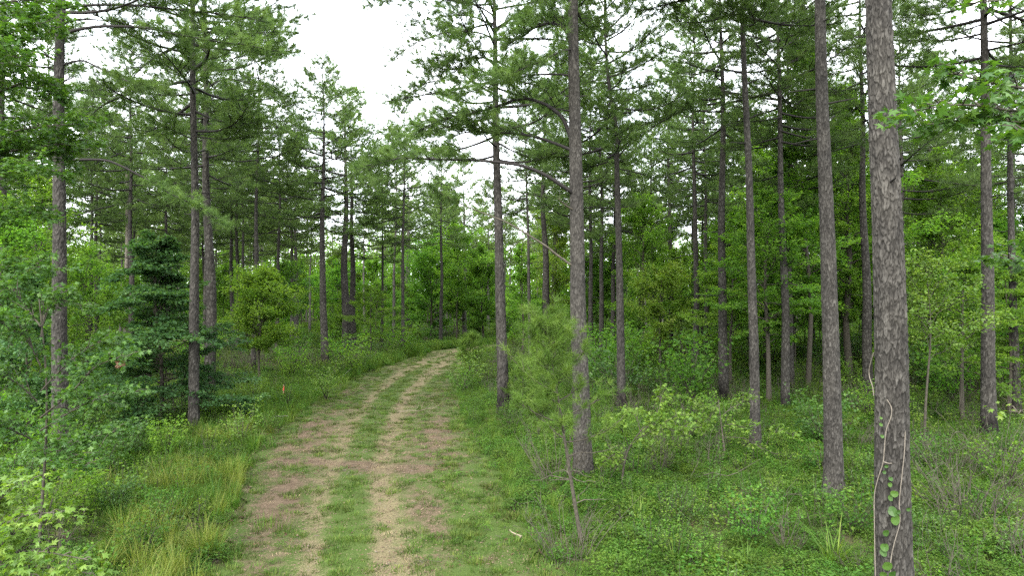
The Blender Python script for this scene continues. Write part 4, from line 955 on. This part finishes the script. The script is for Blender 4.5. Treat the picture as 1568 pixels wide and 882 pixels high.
for x, y in spots(46000, 7.5, 46):
    u, i = track_uv(x, y)
    if -.12 < u < 3.02: continue
    if -.6 < u < -.12 and rng.random() < .75: continue
    if 3.02 < u < 3.5 and rng.random() < .6: continue
    n = fbm(x, y, .22, 4.4)
    if n < -.42 and rng.random() < .6: continue
    k = int(rng.choice(5, p=[.28, .26, .12, .2, .14])); pts.append((x, y, gsurf(x, y) - .02)); scl.append(rng.uniform(.7, 1.3) * (1 + .5 * n) * (.75 if u < -8 or u > 5 else .8)); idx.append(k)
scatter('ground_cover', HERB, pts, scl, idx)
def weed(rng, n, H, S, mat):
    g = Geo()
    for k in range(n):
        a = rng.uniform(0, 6.28); b = np.array([math.cos(a), math.sin(a), 0]) * .3 * math.sqrt(rng.random()); d = nrm((UP + rng.normal(size=3) * .22)[None])[0]; l = H * rng.uniform(.6, 1.1)
        tube(g, np.stack([b - UP * .05, b + d * l * .5, b + d * l + rng.normal(size=3) * .03]), [.006, .005, .003], 3, 1)
        m = int(l / .045); t = rng.uniform(.25, 1.02, m); P = b + d * (l * t)[:, None]; D = nrm(rng.normal(size=(m, 3)) * [1, 1, .25] + UP * .25); leaves(g, P + D * .02, nrm(UP + rng.normal(size=(m, 3)) * .45), D, S * rng.uniform(.6, 1.2, m) * (1.15 - .5 * t), rng, 0, np.clip(.2 + .4 * t + .4 * rng.random(m), 0, 1), wide=.26)
    return g.mesh('weed', [M[mat], M['stem']])
WEED = [weed(R_(860), 9, .75, .11, 'herb'), weed(R_(861), 7, 1.0, .12, 'herb'), weed(R_(862), 11, .55, .09, 'broad'), weed(R_(863), 8, .8, .10, 'gum'), brush(.9, .35, 9, R_(864), .12).mesh('stalks', [M['twig']])]
pw, sw, xw = [], [], []
for x, y in spots(15000, 8, 62):
    u, i = track_uv(x, y)
    if -.45 < u < 3.5: continue
    n = fbm(x, y, .30, 21.) + .25 * fbm(x, y, 1.1, 22.)
    stalk = fbm(x, y, .18, 41.) + .15 * ss(18, 34, y)
    if stalk > .14 and rng.random() < .15: k = 4
    elif n > -.05 and rng.random() < .6: k = int(rng.choice(4, p=[.3, .2, .3, .2]))
    else: continue
    pw.append((x, y, gsurf(x, y))); sw.append(rng.uniform(.6, 1.15) * (1.3 if y > 40 else 1)); xw.append(k)
scatter('tall_weeds', WEED, pw, sw, xw)
for x, y in spots(15000, 42, 122):
    u, i = track_uv(x, y)
    if -.15 < u < 3.1 and y < 122: continue
    if fbm(x, y, .12, 4.4) < -.35: continue
    pf.append((x, y, gsurf(x, y) - .05)); sf.append(rng.uniform(.6, 1.3)); xf.append(int(rng.integers(3)))
scatter('far_ground_cover', HERBF, pf, sf, xf)

TALL = [blades(R_(820), .16, 60, .62, .011, 'grass'), blades(R_(821), .20, 60, .45, .010, 'grass'), blades(R_(822), .16, 70, .70, .008, 'grass_gold', .4, .7), blades(R_(823), .14, 50, .8, .013, 'grass', .4, .8)]
pts, scl, idx = [], [], []
for x, y in spots(62000, 8, 75, .66, 2):
    u, i = track_uv(x, y)
    if u < -8: continue
    left = math.exp(-((u + .55) / .75) ** 2); right = math.exp(-((u - 3.30) / .40) ** 2) * .9
    n = fbm(x, y, .35, 12.2)
    d = max(left, right) * (.75 + .8 * n)
    if -.02 < u < 2.98: d *= .10
    if rng.random() > d: continue
    gold = u < 0 and y < 26 and fbm(x, y, .25, 31.) + .30 * math.exp(-((y - 14) / 5.) ** 2) > .16
    k = 2 if gold and rng.random() < .75 else int(rng.choice([0, 1, 3], p=[.45, .45, .1]))
    s = rng.uniform(.6, 1.25) * (1 if y < 40 else 1.4)
    if right > left: s *= .62
    pts.append((x, y, gsurf(x, y))); scl.append(s); idx.append(k)
for _ in range(260):                                        # the long lush tussock grass left of the track near the dark tree
    p = gnd(rng.normal() * 26 + 352, rng.normal() * 9 + 632); pts.append(tuple(p)); scl.append(rng.uniform(.9, 1.5)); idx.append(int(rng.choice([0, 3])))
scatter('roadside_grass', TALL, pts, scl, idx, .18)

TURF = [blades(R_(830), .20, 90, .085, .011, 'turf', .9, .5), blades(R_(831), .17, 70, .065, .010, 'turf', 1.0, .4), blades(R_(832), .17, 55, .13, .012, 'turf', .8, .6), blades(R_(833), .2, 40, .06, .008, 'straw', 2.5, .2)]
pts, scl, idx = [], [], []
for x, y in spots(30000, 9.5, 62, .45, 1):
    u, i = track_uv(x, y)
    if not (-.35 < u < 3.45): continue
    s_, st, e = track_cover(u, x, y)
    cov = 1 - max(s_ * 1.0, st * .75)
    if y > 34 and rng.random() < .35: continue
    if fbm(x, y, .9, 63.) < -.16 and rng.random() < .7: continue
    if rng.random() < .04 + .96 * cov and cov > .25:
        k = int(rng.choice(3)) ; 
        if e > .4 and rng.random() < .4: k = 2
    elif rng.random() < .16: k = 3
    else: continue
    j = 0
    pts.append((x, y, gsurf(x, y) + (.050 - .045 * (math.exp(-((u - 1) / .2) ** 2) + math.exp(-((u - 2) / .2) ** 2)) if .05 < u < 2.95 else .0))); scl.append(rng.uniform(.7, 1.25) * (1.25 if e > .5 else 1)); idx.append(k)
scatter('mown_grass', TURF, pts, scl, idx, .05)
def litter(rng, n, S, mat):
    g = Geo(); P = np.stack([rng.normal(size=n) * .3, rng.normal(size=n) * .3, rng.uniform(.015, .05, n)], 1)
    leaves(g, P, nrm(UP + rng.normal(size=(n, 3)) * .35), nrm(rng.normal(size=(n, 3)) * [1, 1, .1]), S * rng.uniform(.5, 1.3, n), rng, 0, None, .22)
    for k in range(6):
        a = rng.uniform(0, 6.28); b = np.array([rng.normal() * .3, rng.normal() * .3, .03]); l = rng.uniform(.08, .3); tube(g, np.stack([b, b + np.array([math.cos(a), math.sin(a), .05]) * l]), [.005, .003], 3, 1)
    return g.mesh('litter', [M[mat], M['twig']])
tw, tz, ti = [], [], []
for x, y in spots(9000, 8.5, 45, .45, 1):
    u, i = track_uv(x, y)
    if not (-.1 < u < 3.2) or .75 < u < 2.2: continue
    if rng.random() > .25 + 1.1 * fbm(x, y, .7, 71.): continue
    tw.append((x, y, gsurf(x, y) + (.045 if u > 0 and u < 3 else .0))); tz.append(rng.uniform(.22, .5)); ti.append(int(rng.integers(3)))
scatter('track_weeds', [HERB[1], HERB[4], HERB[3]], tw, tz, ti, .05)
def clods(rng, n, mat):
    g = Geo()
    for k in range(n):
        c = np.array([rng.normal() * .28, rng.normal() * .28, .004]); r = rng.uniform(.006, .024); v = np.array([[1, 0, 0], [.3, .9, .1], [-.8, .6, 0], [-.7, -.7, .1], [.4, -.9, 0], [.1, .1, .75]]) * rng.uniform(.7, 1.3, (6, 1)) * r
        g.add(c + v, [[0, 1, 5], [1, 2, 5], [2, 3, 5], [3, 4, 5], [4, 0, 5]], 0, rng.random())
    return g.mesh('clods', [M[mat]])
M['soil'] = plain('dry soil crumbs', (.085, .062, .040), .95, .4, 20); M['stone'] = plain('dull grit', (.085, .072, .055), .9, .3, 20)
CL = [clods(R_(880), 26, 'soil'), clods(R_(881), 18, 'soil'), clods(R_(882), 10, 'stone')]
cp_, cz, ci_ = [], [], []
for x, y in spots(9000, 8.5, 34, .45, 1):
    u, i = track_uv(x, y)
    if not (.05 < u < 2.95): continue
    so_, st_, e_ = track_cover(u, x, y)
    if rng.random() > .15 + max(so_, st_ * .7): continue
    cp_.append((x, y, gsurf(x, y) + .05 - .045 * (math.exp(-((u - 1) / .2) ** 2) + math.exp(-((u - 2) / .2) ** 2)))); cz.append(rng.uniform(.6, 1.3)); ci_.append(int(rng.choice(3, p=[.5, .44, .06])))
scatter('soil_crumbs', CL, cp_, cz, ci_, .0)
LIT = [litter(R_(870), 16, .06, 'dead_leaf'), litter(R_(871), 22, .045, 'dead_leaf'), litter(R_(872), 18, .08, 'dead_leaf')]
pts, scl, idx = [], [], []
for x, y in spots(5200, 8.5, 40, .7, 1):
    u, i = track_uv(x, y)
    dens = .9 if u > 3.0 or u < -.1 else (.8 if u > 2.5 or u < .8 else .35)
    if rng.random() > dens * (.45 + fbm(x, y, .5, 55.)): continue
    pts.append((x, y, gsurf(x, y) + (.05 if 0 < u < 3 else .01))); scl.append(rng.uniform(.6, 1.1)); idx.append(int(rng.integers(3)))
scatter('leaf_litter', LIT, pts, scl, idx, .03)

# leaning, broad-bladed grass clumps one can pick out on the right
GC = blades(R_(840), .12, 46, .85, .022, 'grass', .5, .85)
for i, (px, py, s, lab) in enumerate([(982, 805, .95, 'arching broad-bladed grass clump below the bright sapling'), (1036, 872, 1.0, 'arching grass clump at the bottom edge below the leaning sapling'), (1275, 868, 1.1, 'grass clump in front of the foot of the stout grey pine'), (1140, 880, .9, 'grass clump at the bottom between the leaning sapling and the stout grey pine'),
                                      (1195, 850, .7, 'small grass clump left of the clump before the stout grey pine'), (1240, 775, .6, 'small grass clump at the left of the stout grey pine foot')]):
    tag(place('grass_clump', GC, None, gnd(px, py), rng.uniform(0, 6.28), (s, s, s)), lab, 'grass clump', 'broad-bladed grass clumps')

# ------------------------------------------------------------------ small things
# vines on the big pine: stems follow the bark, leaves stand off it
BW = BIGPINE.location.copy(); v = empty('climbing_vine', BW, 'pale vine with round green leaves climbing the thickest pine', 'vine')
rb = 50 / 2 / F * BW.y / math.sqrt(1 + (BW.x / BW.y) ** 2); bpy.context.view_layer.update(); inv = v.matrix_world.inverted()
def on_bark(px, py, out=.012):
    """point on the camera side of the big trunk seen at (px, py)"""
    d = ray(px, py); d.normalize(); z_ax = BIGPINE.matrix_world.to_quaternion() @ Vector((0, 0, 1)); A = BW; o_ = Vector((0, 0, CAM_H))
    q = at(px, py, BW.y); h = (q - A).dot(z_ax); r = trunk_r(np.array(max(h, 0.)), 24, rb) * 1.04 + out
    m = o_ - A; dp = d - z_ax * d.dot(z_ax); mp_ = m - z_ax * m.dot(z_ax)
    a = dp.dot(dp); bq = 2 * dp.dot(mp_); c = mp_.dot(mp_) - float(r) ** 2; D = bq * bq - 4 * a * c
    t = (-bq - math.sqrt(max(D, 0))) / (2 * a); return o_ + d * t
g = Geo()
for pts, r in [([(1338, 540), (1332, 560), (1331, 575), (1336, 592), (1338, 606)], .0065), ([(1358, 612), (1365, 625), (1364, 640), (1357, 660), (1354, 690), (1352, 710), (1344, 735), (1339, 760), (1339, 800), (1340, 860), (1341, 895)], .0075), ([(1354, 708), (1360, 710), (1366, 710)], .007),
               ([(1386, 660), (1385, 690), (1381, 730), (1377, 770), (1378, 800), (1370, 830), (1364, 860), (1364, 895)], .0065)]:
    tube(g, resample(np.array([inv @ on_bark(x, y) for x, y in pts]), len(pts) * 5), r, 6, 0)
place('stem', g.mesh('stem', [M['vine']]), v)
LV = bpy.data.meshes.new
for px, py, s in [(1348, 650, .05), (1350, 668, .05), (1356, 714, .05), (1353, 723, .05), (1363, 733, .06), (1362, 742, .07), (1369, 756, .10), (1363, 762, .09), (1366, 783, .13), (1371, 796, .15), (1356, 816, .10), (1354, 838, .12), (1352, 846, .10), (1358, 867, .13), (1375, 784, .07), (1390, 780, .06), (1348, 640, .04), (1366, 880, .13), (1352, 880, .10)]:
    c = inv @ on_bark(px, py, .05); gg = Geo(); k = 12; th = np.arange(k) * 2 * math.pi / k; rr = 1 - .25 * np.exp(-((th - math.pi / 2 + 0) / .5) ** 2)
    rot = rng.normal() * .5; X = np.cos(th + rot) * rr * s / 2; Zz = np.sin(th + rot) * rr * s / 2
    P = np.stack([c.x + X, c.y - .025 + rng.uniform(-.2, .6) * Zz + .35 * np.abs(X) + rng.uniform(-.4, .4) * X, c.z + Zz], 1)
    gg.add(np.concatenate([[[c.x, c.y - .012, c.z]], P]), [[0, 1 + i, 1 + (i + 1) % k] for i in range(k)], 0, .35 + .5 * rng.random()); place('leaf', gg.mesh('leaf', [M['gum']]), v)

# red flagged stake on the left verge
b = gnd(434, 612); s_ = empty('survey_stake', b, 'small wooden stake with red flagging tape on the left verge', 'stake')
M['red'] = plain('red flagging tape', (.55, .07, .06), .6, .15); M['lath'] = plain('weathered lath', (.42, .30, .20), .8, .2); M['straw_wood'] = plain('bare split wood', (.15, .122, .088), .8, .25); M['log'] = plain('bleached dead wood', (.15, .135, .115), .85, .25)
g = Geo(); tube(g, [(0, 0, -.1), (0, 0, .35), (.01, 0, .72)], [.024, .023, .02], 4, 0); place('lath', g.mesh('lath', [M['lath']]), s_)
g = Geo(); tube(g, [(0, 0, .42), (.005, 0, .50), (.01, 0, .64)], [.032, .036, .031], 8, 0); q = Geo()
g.add([(.03, -.01, .50), (.04, -.01, .50), (.075, -.04, .28), (.05, -.05, .27)], [[0, 1, 2, 3]], 0); place('flagging_tape', g.mesh('flagging_tape', [M['red']]), s_)
# fallen bleached branch by the rounded pine
def dead_branch(px, py, L, rz, label, seed, mat='log', r=.035, name='fallen_branch', n=7):
    rg = R_(seed); g = Geo(); q = np.linspace(-.5, .5, 8)[:, None]; P = np.array([L, 0, 0]) * q + np.array([0, 0, .09]) + rg.normal(size=(8, 3)) * [.02, .05 * L, .02]; P[:, 2] += .05 + .10 * L * np.linspace(0, 1, 8) ** 2
    tube(g, P, np.linspace(r, r * .4, 8), 7, 0)
    for k in range(n):
        i = int(rg.integers(2, 8)); d = nrm(np.array([.6, rg.normal() * .8, abs(rg.normal()) * .6])[None])[0]; l = L * rg.uniform(.15, .4); tube(g, np.stack([P[i], P[i] + d * l * .5 + rg.normal(size=3) * .03, P[i] + d * l]), [r * .4, r * .28, .004], 4, 0)
    return tag(place(name, g.mesh(name, [M[mat]]), None, gnd(px, py), rz), label, 'branch')
dead_branch(500, 585, 2.0, .4, 'bleached fallen branch on the verge below the rounded-crown pine', 901)
dead_branch(790, 830, .42, 2.2, 'short pale stick lying on the right edge of the track', 902, 'straw_wood', .02, 'stick', 0)
dead_branch(1085, 742, 2.2, .1, 'grey fallen branch lying in the undergrowth below the leaning sapling', 903, 'twig', .02)
dead_branch(1190, 770, 1.6, -.4, 'thin grey fallen branch left of the stout grey pine', 904, 'twig', .015)
dead_branch(640, 635, 1.6, .2, 'scatter of pale broken twigs lying on the track', 905, 'straw_wood', .014, 'broken_twigs', 10)
dead_branch(424, 645, .8, .1, 'pale log end lying in the left verge near the red-flagged stake', 906, 'log', .06, 'log', 0)
dead_branch(617, 540, .9, 1.2, 'tan splintered stump wood on the verge at the bend', 907, 'straw_wood', .08, 'broken_stump', 0)
